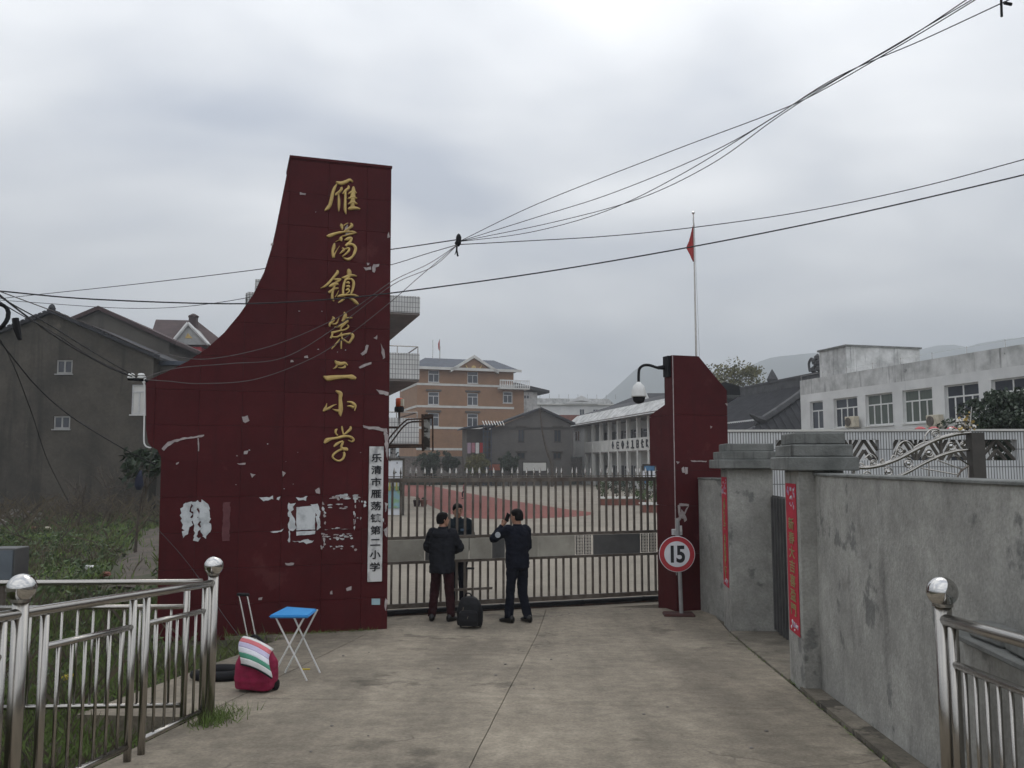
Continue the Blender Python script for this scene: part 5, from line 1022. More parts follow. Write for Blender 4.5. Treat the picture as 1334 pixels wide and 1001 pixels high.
t = thing('cable_clamp', 'black clamp hanging at the end of a wire in the sky corner', 'cable clamp', at(1305, 10, 8.2)); MB().tube([at(1304, -6, 8.2), at(1305, 22, 8.2)], .012, 6).tube([at(1308, 4, 8.2), at(1318, 6, 8.2)], .016, 6).build('clamp', m_black, t, True)
for lab, p_, r_ in (('black cable bundle running down past the cement house to the bracket', [(-40, 352, 6.5), (0, 385, 7.2), (40, 416, 8.2), (90, 450, 9.6), (140, 478, 10.8), (172, 491, 11.4)], .0085), ('second black bundle cable above the cement house windows', [(-40, 356, 6.5), (5, 390, 7.2), (60, 421, 8.4), (110, 452, 9.8), (150, 476, 10.9), (178, 491, 11.4)], .006), ('third cable of the bundle crossing the cement house gable', [(-40, 366, 6.6), (15, 403, 7.6), (70, 434, 8.8), (120, 466, 10), (170, 490, 11.35)], .005), ('long cable slanting down the cement house wall to the bank', [(-30, 420, 7), (0, 446, 7.4), (50, 506, 8.8), (100, 548, 10), (170, 590, 12), (205, 606, 13)], .0065), ('steep wire hanging down in front of the cement house', [(-30, 400, 7), (10, 460, 8), (40, 535, 9), (62, 600, 10), (90, 655, 12)], .004), ('thin guy wire in front of the monument foot', [(206, 690, 11.6), (235, 722, 10.8), (258, 752, 10.2), (290, 800, 9.4), (318, 838, 8.9)], .0035)): cable(lab, p_, r_)
t = thing('cable_splice', 'dark stick shaped cable splice hanging before the cement house', 'cable splice', at(22, 428, 7.7)); MB().tube([at(20, 415, 7.7), at(22, 428, 7.7), at(26, 443, 7.7)], [.03, .034, .018], 8).build('splice', m_black, t, True)
t = thing('cable_coil', 'round black coil of spare cable hanging at the picture edge before the cement house', 'cable coil', at(-2, 414, 7.3))
for k in range(5): MB().tube([at(-2, 413, 7.3 + .03 * k) + Vector((math.cos(a_ * .3927) * (.085 - .006 * (k % 2)), .02 * math.sin(a_ * .8), math.sin(a_ * .3927) * .11)) for a_ in range(17)], .016, 6).build('loop', m_black, t, True)
t = thing('grey_cabinet', 'small grey metal cabinet on a post at the weedy bank', 'cabinet', Vector((at(4, 740, 8.6).x, 8.6, 0))); a_, c_ = at(-12, 714, 8.6), at(22, 757, 8.6)
MB().bbox(a_.x, c_.x, 8.55, 8.8, c_.z, a_.z, .008).build('case', m_sheetd, t, True); MB().b2(a_.x + .02, c_.x - .02, 8.53, 8.548, c_.z + .02, a_.z - .02).build('door', mat('cabinet_door', (.13, .15, .17)), t, True); MB().tube([(at(4, 740, 8.7).x, 8.7, -.1), (at(4, 740, 8.7).x, 8.7, c_.z)], .04, 8).build('leg', m_gate, t, True)
# ================================================================ VEGETATION
def leaves(n_, cen, rad, size, rr, shell_=.5, b=None, flat=.0):
    b = b or MB(); vs_ = []; fs_ = []
    for _ in range(n_):
        while True:
            q = Vector((rr.uniform(-1, 1), rr.uniform(-1, 1), rr.uniform(-1, 1)))
            if q.length <= 1 and (q.length > shell_ or rr.random() < .3): break
        c = Vector(cen) + Vector((q.x * rad[0], q.y * rad[1], q.z * rad[2])); s_ = size * rr.uniform(.6, 1.4)
        a_ = Vector((rr.gauss(0, 1), rr.gauss(0, 1), rr.gauss(0, 1) - .3)).normalized(); u = a_.orthogonal().normalized(); v = a_.cross(u); k = len(b.v) + len(vs_)
        vs_ += [c - u * s_, c + v * s_ * .45, c + u * s_, c - v * s_ * .45]; fs_.append((k, k + 1, k + 2, k + 3))
    b.v += vs_; b.f += fs_; return b
def raw(b, name, mt, parent):          # no normal recalculation for leaf clouds
    me = bpy.data.meshes.new(name); lo, rz = FR[parent.name]; me.from_pydata([tuple(v - lo) for v in b.v], [], b.f); me.materials.append(mt); o = link(name, me, parent); return o
def tree(name, lab, base, h, crown, n_, lsize, mt, seed, lean=0., tr=.12, limbs=6, cat='tree', clumps=22, grp=None, top=.6):
    rr = random.Random(seed); t = thing(name, lab, cat, base, 0, grp); b = MB(); base = Vector(base); cc = base + Vector((lean, 0, h))
    tk = smooth_path([base - Vector((0, 0, .2)), base + Vector((lean * .3 + rr.uniform(-.1, .1), 0, h * .45)), cc], 4); b.tube(tk, [tr * (1 - .75 * i / (len(tk) - 1)) for i in range(len(tk))], 8); cl = MB()
    tips = []
    for i in range(limbs):
        a_ = 6.283 * i / limbs + rr.uniform(-.4, .4); st = base.lerp(cc, rr.uniform(.45, .85)); e_ = cc + Vector((math.cos(a_) * crown[0] * rr.uniform(.5, .95), math.sin(a_) * crown[1] * rr.uniform(.5, .95), crown[2] * rr.uniform(-.5, .8))); m_ = st.lerp(e_, .5) + Vector((0, 0, -.1 * crown[2]))
        b.tube(smooth_path([st, m_, e_], 4), [tr * .4 * (1 - .1 * j) for j in range(9)], 6); tips.append(e_)
        for _ in range(3): e2 = m_.lerp(e_, rr.uniform(.2, .9)); e3 = e2 + Vector((rr.gauss(0, .4) * crown[0], rr.gauss(0, .4) * crown[1], rr.uniform(0, .5) * crown[2])); b.tube([e2, e3], [tr * .2, tr * .06], 4); tips.append(e3)
    b.build('trunk', m_bark, t, True)
    for i in range(clumps):
        if i < len(tips): c = tips[i]
        else:
            q = Vector((rr.gauss(0, .5), rr.gauss(0, .5), rr.gauss(0, .5))); c = cc + Vector((q.x * crown[0], q.y * crown[1], q.z * crown[2]))
        k = rr.uniform(.2, .42); leaves(n_ // clumps, c, (crown[0] * k, crown[1] * k, crown[2] * k), lsize, rr, .3, cl)
    raw(cl, 'crown', mt, t); return t
P_ = at(962, 497, 92); tree('olive_tree', 'sparse olive green tree above the temple roof', (P_.x, P_.y, 0), P_.z, (3.4, 3, 2.2), 2600, .17, m_leafy, 3, tr=.2, limbs=9, clumps=34)
P_ = at(937, 500, 88); tree('olive_tree', 'low olive tree close behind the slanted edge of the red pillar', (P_.x, P_.y, 0), P_.z - .4, (1.6, 1.6, 1.2), 900, .16, m_leafy, 4, tr=.15)
P_ = at(1322, 549, 22.5); tree('evergreen_shrub', 'dense dark evergreen shrub over the tiled screen wall', (P_.x, P_.y, 0), P_.z + .05, (1.15, .9, .62), 15000, .06, m_leafd, 5, tr=.05, cat='shrub', clumps=90)
P_ = at(1292, 556, 22.); tree('evergreen_shrub', 'smaller dark evergreen shrub beside the scroll gate post', (P_.x, P_.y, 0), P_.z, (.5, .5, .36), 5000, .055, m_leafd, 6, tr=.03, cat='shrub', clumps=50)
P_ = at(195, 600, 24); tree('broadleaf_tree', 'small drooping broadleaf tree beside the monument wing', (P_.x - .3, P_.y, 0), P_.z - .1, (.75, .6, .8), 420, .13, m_leafd, 7, lean=.3, tr=.05, limbs=5, clumps=14)
yd = 98
for x, r_, sd_, lab in ((560, 1.45, 11, 'large round clipped tree at the far yard wall'), (587, 1.05, 12, 'smaller round clipped tree beside the large one'), (663, 1.15, 13, 'round clipped tree before the brick gable house'), (623, 1.2, 14, 'looser olive tree between the clipped trees')):
    P_ = at(x, 604, yd); tree('clipped_tree' if sd_ != 14 else 'yard_tree', lab, (P_.x, P_.y, 0), 2.6, (r_ * .74, r_ * .74, r_ * .7), 9000, .12, m_leafd if sd_ != 14 else m_leafy, sd_, tr=.1, limbs=5, clumps=110, cat='tree')
# far boundary wall of the yard
p0, p1 = at(470, 610, 104), at(760, 610, 108); f_ = Frame(p0.x, p0.y, math.atan2(p1.y - p0.y, p1.x - p0.x)); t = thing('yard_wall', 'grey stone boundary wall at the far end of the schoolyard', 'wall', f_.p, f_.a); zq = f_.hit(600, 597)[1]; ln_ = (p1 - p0).length
MB().b2(0, ln_, 0, .35, -.1, zq).build('body', m_stone, t); MB().b2(0, ln_, -.08, .43, zq + .003, zq + .2).build('coping', m_cap, t)
rr = random.Random(9); x = .1
stones = [MB().bbox(-.3, .3, -.03, .03, -.16, .16, .05).mesh('stone', m_stone)]
hd = thing('hedge', 'low dark hedge along the far yard wall', 'hedge', f_.w(ln_ / 2, -1.2, 0), f_.a); b = MB(); rr = random.Random(4)
for i in range(60): leaves(60, f_.w(ln_ * (.18 + .8 * i / 60), -1.2, .55), (.55, .4, .5), .09, rr, .4, b)
lo, rz = FR[hd.name]; m_ = Matrix.Rotation(-rz, 3, 'Z'); me = bpy.data.meshes.new('foliage'); me.from_pydata([tuple(m_ @ (v - lo)) for v in b.v], [], b.f); me.materials.append(m_leafd); link('foliage', me, hd)
MB().b2(-ln_ * .3, ln_ * .46, -.1, .1, -.05, .5).build('stems', m_leafd, hd)
t = thing('leaning_tree', 'bare leaning tree trunk before the brick gable house', 'tree', Vector((at(719, 600, 97).x, 97, 0))); MB().tube(smooth_path([Vector((at(719, 600, 97).x, 97, -.1)), at(719, 607, 97), at(713, 590, 97), at(707, 565, 97), at(704.5, 545, 97), at(703, 533, 97)], 4), [.2 - .007 * i for i in range(21)], 6).build('trunk', m_bark, t, True)
rr = random.Random(3); b = MB()
for i in range(14): c = at(703 + rr.uniform(-3, 3), 533 + rr.uniform(-6, 12), 97); b.tube([at(704, 540, 97), c], [.03, .01], 4)
b.build('twigs', m_bark, t, True)
def board_sign(name, lab, x0, y0, x1, y1, d, mt, extra=None, cat='board'):
    a_, c_ = at(x0, y0, d), at(x1, y1, d); t = thing(name, lab, cat, ((a_.x + c_.x) / 2, d, 0)); MB().b2(a_.x, c_.x, d, d + .05, max(0, c_.z), a_.z).build('panel', mt, t, True)
    b = MB()
    for x in (a_.x, c_.x): b.b2(x - .05, x + .05, d - .03, d + .08, 0, a_.z + .1)
    b.b2(a_.x, c_.x, d - .03, d - .003, a_.z, a_.z + .1); b.build('frame', m_house, t, True); return t, a_, c_
board_sign('notice_board', 'framed pale notice board leaning at the far yard wall', 681, 603, 712, 613.5, 101, m_trim)
board_sign('banner_board', 'low green banner board between the clipped trees', 607, 605, 625, 613, 100.5, mat('green_banner', (.08, .22, .12)))
board_sign('banner_board', 'low orange red banner board before the brick gable house', 637, 605, 652, 613, 100.4, mat('orange_banner', (.40, .12, .07)))
t, a_, c_ = board_sign('poster_board', 'tall white poster board with painted tulips past the monument edge', 500, 600, 525, 671, 42, m_signwhite)
MB().b2(a_.x + .06, c_.x - .06, 41.93, 41.968, .35, 1.4).build('painted_meadow', mat('meadow_print', (.22, .36, .42), (.22, .36, .20), 2.5, .6, 0, ramp=(.45, .55)), t, True)
rr = random.Random(6)
for i in range(5): x = a_.x + .15 + (c_.x - a_.x - .3) * i / 4; MB().tube([(x, 41.91, 1.2), (x, 41.91, 1.75)], [.06, .03], 6).build('tulip', mat('tulip_yellow', (.45, .40, .12)) if i % 2 else m_ink, t, True)
for i in range(14): x, z = rr.uniform(a_.x + .12, c_.x - .12), rr.uniform(1.95, 3.3); MB().tube([(x, 41.95, z), (x + rr.uniform(-.12, .12), 41.95, z + rr.uniform(-.14, .14))], [.045, .02], 5).build('brush_mark', m_ink, t, True)
t, a_, c_ = board_sign('blue_display_board', 'blue and white display board beside the red pillar', 838, 607, 854, 630, 52, mat('blue_board', (.08, .20, .36)))
for i in range(3): x = a_.x + (c_.x - a_.x) * (i + .5) / 3; MB().b2(x - .17, x + .17, 51.93, 51.968, a_.z - .75, a_.z - .3).build('notice', m_signwhite, t, True)
for x, lab in ((543, 'dark red plastic tub at the edge of the running track'), (552, 'second dark tub touching the red one by the track')):
    P_ = gnd(x, 660, lambda X, Y: 0.); t = thing('plastic_tub', lab, 'tub', P_); MB().lathe([(.16, 0), (.22, .34), (.24, .36), (.22, .37), (.2, .33), (.15, .03)], (0, 0, 0), 12).build('tub', m_maroon if x < 550 else m_planter, t)
    leaves(60, Vector(P_) + Vector((0, 0, .4)), (.18, .18, .15), .05, rr, .2, b := MB()); raw(b, 'plant', m_leafd, t)
def planter(lab, x0, x1, y, dep, h_, seed):
    p0, p1 = gnd(x0, y, lambda X, Y: 0.), gnd(x1, y, lambda X, Y: 0.); t = thing('brick_planter', lab, 'planter', p0); w_ = p1.x - p0.x
    MB().bbox(0, w_, 0, dep, -.02, h_, .02).build('kerb', m_planter, t); MB().bbox(-.04, w_ + .04, -.04, dep + .04, h_ + .002, h_ + .09, .01).build('coping', m_trim, t)
    rr = random.Random(seed); n_ = int(w_ / .55)
    for i in range(n_):
        b = MB(); c = p0 + Vector((.3 + (w_ - .5) * i / max(1, n_ - 1), dep / 2, h_ + .3))
        for _ in range(9): leaves(46, c + Vector((rr.gauss(0, .2), rr.gauss(0, .3), rr.uniform(0, .85))), (.24, .24, .22), .065, rr, .3, b)
        raw(b, 'shrub', m_leafd if i % 3 else m_leaf, t); MB().tube([c + Vector((0, 0, -.25)), c + Vector((.05, 0, .7))], [.04, .015], 5).build('stem', m_bark, t, True)
planter('long red brick planter full of shrubs in the schoolyard', 783, 842, 658.5, 1.6, .38, 1); planter('short red brick planter half hidden by the red pillar', 838, 900, 668, 1.2, .38, 2)
# weeds on the bank
rr = random.Random(12); VG, FG, VD, FD = [], [], [], []
def blade(V, Fc, x, y, z, h_, w_, ln):
    a_ = rr.uniform(0, 6.283); dx, dy = math.cos(a_) * w_, math.sin(a_) * w_; lx, ly = rr.gauss(0, ln), rr.gauss(0, ln); k = len(V)
    V += [(x - dx, y - dy, z), (x + dx, y + dy, z), (x + lx * .5 + dx * .6, y + ly * .5 + dy * .6, z + h_ * .6), (x + lx, y + ly, z + h_)]; Fc += [(k, k + 1, k + 2), (k, k + 2, k + 3)]
def on_path(x, y):
    for i in range(len(L_) - 1): pass
    for p in pth_s:
        if abs(p.y - y) < .6 and abs(p.x - x) < .42: return True
    return False
pth_s = smooth_path(L_, 12); n_ = 0
while n_ < 52000:
    y = 2.5 + 42 * rr.random() ** 1.7; xmax = -3.32 - .05 + (y * .096) * 0 + (UW(y, -3.36).x + 3.36) ; x = xmax - (1.0 + y * .52) * rr.random() * 1.05
    if UW(0, 0).x: pass
    wq = x * math.cos(TH) - y * math.sin(TH); uq = x * math.sin(TH) + y * math.cos(TH)
    if (uq > 7.0 and wq > -4.38) or (uq > 11.9 and wq > -5.2 and uq < 15.3): continue
    sx_l = (x - GF.p.x) * GF.d.x + (y - GF.p.y) * GF.d.y; nn = (x - GF.p.x) * GF.n.x + (y - GF.p.y) * GF.n.y
    if sx_l > -3.3 and nn > -.4: continue
    if on_path(x, y) and rr.random() < .93: continue
    dens = mnoise.noise(Vector((x * .55, y * .4, 7)))
    if dens < -.25 and rr.random() < .55: continue
    n_ += 1; near = y < 13; z = gz(x, y) - .02
    dryp = .16 + .45 * (mnoise.noise(Vector((x * .3, y * .3, 20))) > .12) + (.3 if x < -7 and y < 16 else 0)
    hgt = rr.uniform(.07, .24) * (1 + 1.1 * max(0, dens)); wd = .006 if near else .016
    if rr.random() < dryp: blade(VD, FD, x, y, z, hgt * 1.35, wd * .8, .10)
    else: blade(VG, FG, x, y, z, hgt, wd * 1.3, .10)
# taller dry stalks and twigs
for i in range(2600):
    y = rr.choice((rr.uniform(3, 10), rr.uniform(10, 16), rr.uniform(26, 43), rr.uniform(34, 43), rr.uniform(36, 43))); x = -3.8 - rr.random() * (1 + y * .5)
    if y > 6.9 and y < 13.2 and (x * math.cos(TH) - y * math.sin(TH)) > -4.4 - (.85 if y > 11 else 0): continue
    if on_path(x, y) or (((x - GF.p.x) * GF.n.x + (y - GF.p.y) * GF.n.y) > -.4 and ((x - GF.p.x) * GF.d.x + (y - GF.p.y) * GF.d.y) > -3.3): continue
    blade(VD, FD, x, y, gz(x, y), rr.uniform(.2, .6) if y < 20 else rr.uniform(.3, 1.3), .004 if y < 20 else .012, .22 if y < 20 else .6)
for nm, V, Fc, mt, lab, ct in (('grass', VG, FG, m_grass, 'green weeds and grass growing over the bank', 'grass'), ('dry_grass', VD, FD, m_dry, 'brown dry stalks and brush on the bank', 'dry grass')):
    me = bpy.data.meshes.new(nm); me.from_pydata(V, [], Fc); me.materials.append(mt); tag(link(nm, me), lab, ct, kind='stuff')
b = MB()
for i in range(2600):
    y = 3.5 + 34 * rr.random() ** 1.4; x = -4.2 - rr.random() * (1 + y * .5)
    if (y > 6.9 and y < 13.2 and (x * math.cos(TH) - y * math.sin(TH)) > -5.3) or on_path(x, y) or (((x - GF.p.x) * GF.n.x + (y - GF.p.y) * GF.n.y) > -.5 and ((x - GF.p.x) * GF.d.x + (y - GF.p.y) * GF.d.y) > -3.4): continue
    leaves(10, (x, y, gz(x, y) + .12), (.22, .22, .12), .035 if y < 14 else .06, rr, 0, b)
me = bpy.data.meshes.new('weed_leaves'); me.from_pydata([tuple(v) for v in b.v], [], b.f); me.materials.append(m_leaf); tag(link('weed_leaves', me), 'broad low weed leaves scattered over the bank', 'weeds', kind='stuff')
# dead saplings in front of the cement house
for k, (x, y, lab, sd_) in enumerate(((100, 690, 'bare dark sapling with forked branches at the middle of the bank', 1), (138, 685, 'thin bare sapling right of the forked one before the cement house', 2), (30, 660, 'bare grey shrub beside the rubble under the cement house', 3), (165, 668, 'low twiggy bush near the thin white stake', 4), (70, 650, 'leafless brush clump against the cement house wall', 5))):
    P_ = gnd(x, y, lambda X, Y: 0.); t = thing('bare_sapling', lab, 'sapling', P_, 0, None); r2 = random.Random(sd_); b = MB(); H_ = r2.uniform(1.6, 2.4)
    b.tube(smooth_path([P_ - Vector((0, 0, .1)), P_ + Vector((r2.uniform(-.2, .2), 0, H_ * .4)), P_ + Vector((r2.uniform(-.5, .5), 0, H_))], 4), [.05 - .004 * i for i in range(9)], 6); b.build('trunk', m_bark, t, True); b = MB()
    for i in range(46):
        s_ = P_ + Vector((r2.uniform(-.3, .3), r2.uniform(-.2, .2), H_ * r2.uniform(.05, .9))); e_ = s_ + Vector((r2.gauss(0, .7), r2.gauss(0, .4), r2.uniform(.15, .9))); b.tube([s_, s_.lerp(e_, .5) + Vector((r2.gauss(0, .1), 0, .05)), e_], [.016, .011, .004], 4)
    b.build('branches', m_bark, t, True)
for k in range(9):
    P_ = gnd(8 + 13 * (k % 4) + rr.uniform(-4, 4), 672 + 5 * (k // 4) + rr.uniform(-3, 3), lambda X, Y: 0.); r_ = rr.uniform(.16, .34); b = MB().lathe([(.02, -.5 * r_), (.8 * r_, -.3 * r_), (r_, .2 * r_), (.6 * r_, .6 * r_), (.02, .7 * r_)], (0, 0, .3 * r_), 9)
    for v in b.v: v += Vector((mnoise.noise(v * 4 + Vector((k, 0, 0))), mnoise.noise(v * 4 + Vector((0, k, 0))), mnoise.noise(v * 4 + Vector((0, 0, k))) * .5)) * r_ * .5
    tag(b.build('rubble_stone', m_stone, loc=P_), 'rough grey stone of the rubble heap below the cement house', 'stone', 'rubble below the cement house')
P_ = gnd(179, 664, lambda X, Y: 0.); t = thing('stake', 'thin pale stake standing in the weeds near the monument wing', 'stake', P_); MB().tube([(0, 0, -.1), (.02, 0, 1.6)], .022, 6).build('stick', m_trim, t); MB().tube([(.02, 0, 1.6), (.03, 0, 1.66)], [.03, .02], 6).build('tip', m_black, t)
t = thing('hanging_sack', 'dark blue plastic sack hanging in the broadleaf tree', 'sack', at(181, 625, 23.6)); MB().loft([((0, 0, -.28), .06, .05), ((.01, 0, -.15), .13, .1), ((0, 0, .05), .1, .08), ((.04, 0, .25), .03, .03)], 10).build('sack', mat('blue_sack', (.02, .025, .05)), t, smooth=True)
for k, (x, y, mt, lab) in enumerate(((62, 692, m_cream, 'cream plastic litter scrap in the grass under the rubble'), (208, 690, m_planter, 'orange brown litter heap in the weeds beside the cream scrap') if False else (44, 692, m_planter, 'rust coloured litter in the weeds near the cream scrap'), (116, 746, m_white, 'small white litter scrap in the green weeds'), (137, 755, m_planter, 'brown brick bit lying in the green weeds by the path'), (88, 893, mat('yellow_litter', (.55, .42, .05)), 'yellow wrapper lying in weeds behind the railing'), (4, 890, m_white, 'white carton in the weeds at the railing foot'))):
    P_ = gnd(x, y, lambda X, Y: gz(X, Y)); s_ = .11 if P_.y > 15 else .05; b = MB().bbox(-s_, s_, -s_ * .7, s_ * .7, 0, s_ * .9, s_ * .2)
    for v in b.v: v += Vector((mnoise.noise(v * 9), mnoise.noise(v * 9 + Vector((3, 0, 0))), mnoise.noise(v * 9 + Vector((0, 5, 0))))) * s_ * .5
    o = b.build('litter', mt, loc=P_ + Vector((0, 0, .06))); tag(o, lab, 'litter')
# ================================================================ PEOPLE
def remeshed(b, vox, smooth_it, name, mt, parent, fold=0., seed=0):
    me = b.mesh(name); o = bpy.data.objects.new(name, me); col.objects.link(o)
    m_ = o.modifiers.new('r', 'REMESH'); m_.mode = 'VOXEL'; m_.voxel_size = vox
    s_ = o.modifiers.new('s', 'SMOOTH'); s_.iterations = smooth_it; s_.factor = .5
    dg = bpy.context.evaluated_depsgraph_get(); dg.update(); m2 = bpy.data.meshes.new_from_object(o.evaluated_get(dg)); bpy.data.objects.remove(o)
    if fold:
        for v in m2.vertices: c = v.co; v.co = c + v.normal * fold * (mnoise.noise(Vector((c.x * 9 + seed, c.y * 9, c.z * 5.5))) * .7 + mnoise.noise(Vector((c.x * 13 + c.z * 9, c.y * 13 + seed, c.z * 22))) * .45)
    m2.materials.clear(); m2.materials.append(mt); m2.shade_smooth(); m2.name = name; return link(name, m2, parent)
def limb(b, pts_, rs, n=12): b.tube(smooth_path(pts_, 4), [rs[min(len(rs) - 1, int(i / 4))] + (rs[min(len(rs) - 1, int(i / 4) + 1)] - rs[min(len(rs) - 1, int(i / 4))]) * (i % 4) / 4 for i in range((len(pts_) - 1) * 4 + 1)], n); return b
def hand(b, wrist, d, up, side, sz=1., curl=.5):
    d = Vector(d).normalized(); up = (Vector(up) - d * Vector(up).dot(d)).normalized(); sd_ = d.cross(up).normalized() * side; w_ = Vector(wrist)
    b.tube([w_ - d * .02, w_ + d * .04, w_ + d * .085], [.026 * sz, .036 * sz, .034 * sz], 10)
    for i, (o_, ln_) in enumerate(((-.027, .060), (-.009, .072), (.009, .068), (.026, .052))):
        k = w_ + d * .085 + sd_ * o_ * sz; q1 = k + (d * (1 - curl * .5) - up * curl).normalized() * ln_ * .55; q2 = q1 + (d * (1 - curl) - up * curl * 1.6).normalized() * ln_ * .5; b.tube([k - d * .02, k, q1, q2], [.010, .0105, .0095, .0075], 8)
    th_ = w_ + d * .03 - sd_ * .03; b.tube([th_, th_ + (d * .5 - sd_ * .8 - up * .3).normalized() * .04, th_ + (d * .9 - sd_ * .7 - up * .6).normalized() * .07], [.014, .012, .009], 8)
def person(lab, loc, rz, H, P, mats, cat='person', hair_long=0., cap=None):
    t = thing('person', lab, cat, loc, rz); k = H / 1.72; S = lambda v: Vector(v) * k
    J = dict(hipL=(-.09, 0, .90), hipR=(.09, 0, .90), kneeL=(-.11, .02, .48), kneeR=(.11, .02, .48), ankL=(-.13, 0, .085), ankR=(.13, 0, .085), shL=(-.175, 0, 1.40), shR=(.175, 0, 1.40), elL=(-.24, -.02, 1.13), elR=(.24, -.02, 1.13), wrL=(-.22, .1, .90), wrR=(.22, .1, .90), footL=0., footR=0., head=0., nod=0., lean=0., hl=((0, .3, -1), (0, 1, 0)), hr=((0, .3, -1), (0, 1, 0)), girth=1.); J.update(P)
    J = {a_: (S(v) if isinstance(v, tuple) and len(v) == 3 and a_[:2] in ('hi', 'kn', 'an', 'sh', 'el', 'wr') else v) for a_, v in J.items()}; g_ = J['girth']; ln_ = J['lean']
    sp = lambda z: Vector((0, ln_ * max(0, z - .9), z)) * k
    # head, local +y is the face
    hm = Matrix.Rotation(J['head'], 3, 'Z') @ Matrix.Rotation(J['nod'], 3, 'X'); hc = sp(1.605) + Vector((0, .015, 0))
    def hp(x, y, z): return hc + hm @ (Vector((x, y, z)) * k)
    body = MB()
    secs = [(-.112, .03, .034, .045), (-.095, .045, .05, .03), (-.06, .062, .075, .012), (-.02, .071, .088, .004), (.02, .074, .094, 0), (.06, .072, .092, -.004), (.09, .058, .074, -.006), (.112, .03, .04, -.006)]
    body.loft([(hp(0, yo, z), rx * k, ry * k, 0, hm) for z, rx, ry, yo in secs], 16)
    body.tube([hp(0, .085, .012), hp(0, .108, -.022), hp(0, .098, -.034)], [.010 * k, .016 * k, .012 * k], 8)
    for sx2 in (-1, 1): body.tube([hp(sx2 * .072, -.008, .02), hp(sx2 * .084, -.014, .002), hp(sx2 * .076, -.004, -.028)], [.012 * k, .014 * k, .009 * k], 8)
    body.tube([hp(-.026, .082, -.055), hp(0, .09, -.052), hp(.026, .082, -.055)], .009 * k, 6)
    body.tube([sp(1.40), sp(1.47), hp(0, -.012, -.06)], [.065 * k, .056 * k, .056 * k], 12)
    T = [(.88, .150, .105), (.98, .148, .10), (1.10, .150, .10), (1.25, .165, .11), (1.36, .165, .10), (1.43, .10, .075)]
    body.loft([(sp(z), x * k, y * k) for z, x, y in T], 16)
    for s_ in 'LR':
        limb(body, [J['sh' + s_], J['el' + s_], J['wr' + s_]], [.046 * k, .038 * k, .025 * k]); limb(body, [J['hip' + s_], J['knee' + s_], J['ank' + s_]], [.075 * k, .052 * k, .036 * k])
        hd_ = J['hl' if s_ == 'L' else 'hr']; hand(body, J['wr' + s_], hd_[0], hd_[1], -1 if s_ == 'L' else 1, k, hd_[2] if len(hd_) > 2 else .45)
    remeshed(body, .0085 * k, 2, 'body', m_skin, t)
    for sx2 in (-1, 1):
        MB().lathe([(.002, -.010), (.010, 0), (.002, .010)], hp(sx2 * .03, .083, .012), 8, hm).build('eye', m_ink, t); MB().tube([hp(sx2 * .014, .092, .034), hp(sx2 * .046, .080, .034)], .0045, 5).build('eyebrow', m_hair, t)
    MB().tube([hp(-.022, .0935, -.055), hp(0, .0985, -.053), hp(.022, .0935, -.055)], .003, 5).build('lips', mat('lips', (.24, .09, .08)), t)
    # hair cap
    hb = MB(); hs_ = [(-.055 - hair_long, .055, .052, -.048), (-.02, .074, .068, -.034), (.02, .081, .082, -.022), (.055, .083, .090, -.012), (.085, .074, .084, -.008), (.112, .052, .06, -.008), (.126, .02, .025, -.008)]
    hb.loft([(hp(0, yo, z * 1.05), rx * k * 1.1, ry * k * 1.08, 0, hm) for z, rx, ry, yo in hs_], 16); hb.loft([(hp(0, .052, .062), .06 * k, .035 * k, 0, hm), (hp(0, .045, .09), .062 * k, .04 * k, 0, hm), (hp(0, .03, .112), .045 * k, .04 * k, 0, hm)], 12)
    remeshed(hb, .010 * k, 2, 'hair', m_hair, t, .007, 3)
    # jacket
    jk = MB(); hem = J.get('hem', .80); jt = [(hem, .185, .135), (hem + .08, .188, .135), (1.0, .185, .130), (1.12, .190, .132), (1.25, .200, .138), (1.36, .195, .125), (1.43, .13, .10), (1.475, .078, .078)]
    jk.loft([(sp(z), x * k * g_, y * k * g_) for z, x, y in jt], 20, 2.4)
    for s_ in 'LR':
        e_ = J['el' + s_]; w_ = J['wr' + s_]; cuff = w_ + (e_ - w_).normalized() * .02; sh = J['sh' + s_]; inn = Vector((sh.x * .6, sh.y, sh.z - .02)); limb(jk, [inn, sh, sh.lerp(e_, .5), e_, e_.lerp(cuff, .5), cuff], [.085 * k, .080 * k, .070 * k, .063 * k, .054 * k, .045 * k], 14)
    remeshed(jk, .014 * k, 3, 'jacket', mats[0], t, .024, 1)
    cb_ = MB().loft([(sp(1.455), .080 * k, .080 * k), (sp(1.50) + Vector((0, -.004, 0)), .070 * k, .070 * k)], 16); remeshed(cb_, .011, 2, 'collar', mats[0], t)
    tr2 = MB(); tr2.loft([(sp(.80), .155 * k, .115 * k), (sp(.90), .168 * k, .122 * k), (sp(1.0), .150 * k, .11 * k)], 16)
    for s_ in 'LR': h_, kn, an = J['hip' + s_], J['knee' + s_], J['ank' + s_]; limb(tr2, [h_, h_.lerp(kn, .5), kn, kn.lerp(an, .5), an - Vector((0, 0, .02))], [.098 * k, .088 * k, .076 * k, .070 * k, .068 * k], 14)
    remeshed(tr2, .013 * k, 2, 'trousers', mats[1], t, .018, 5)
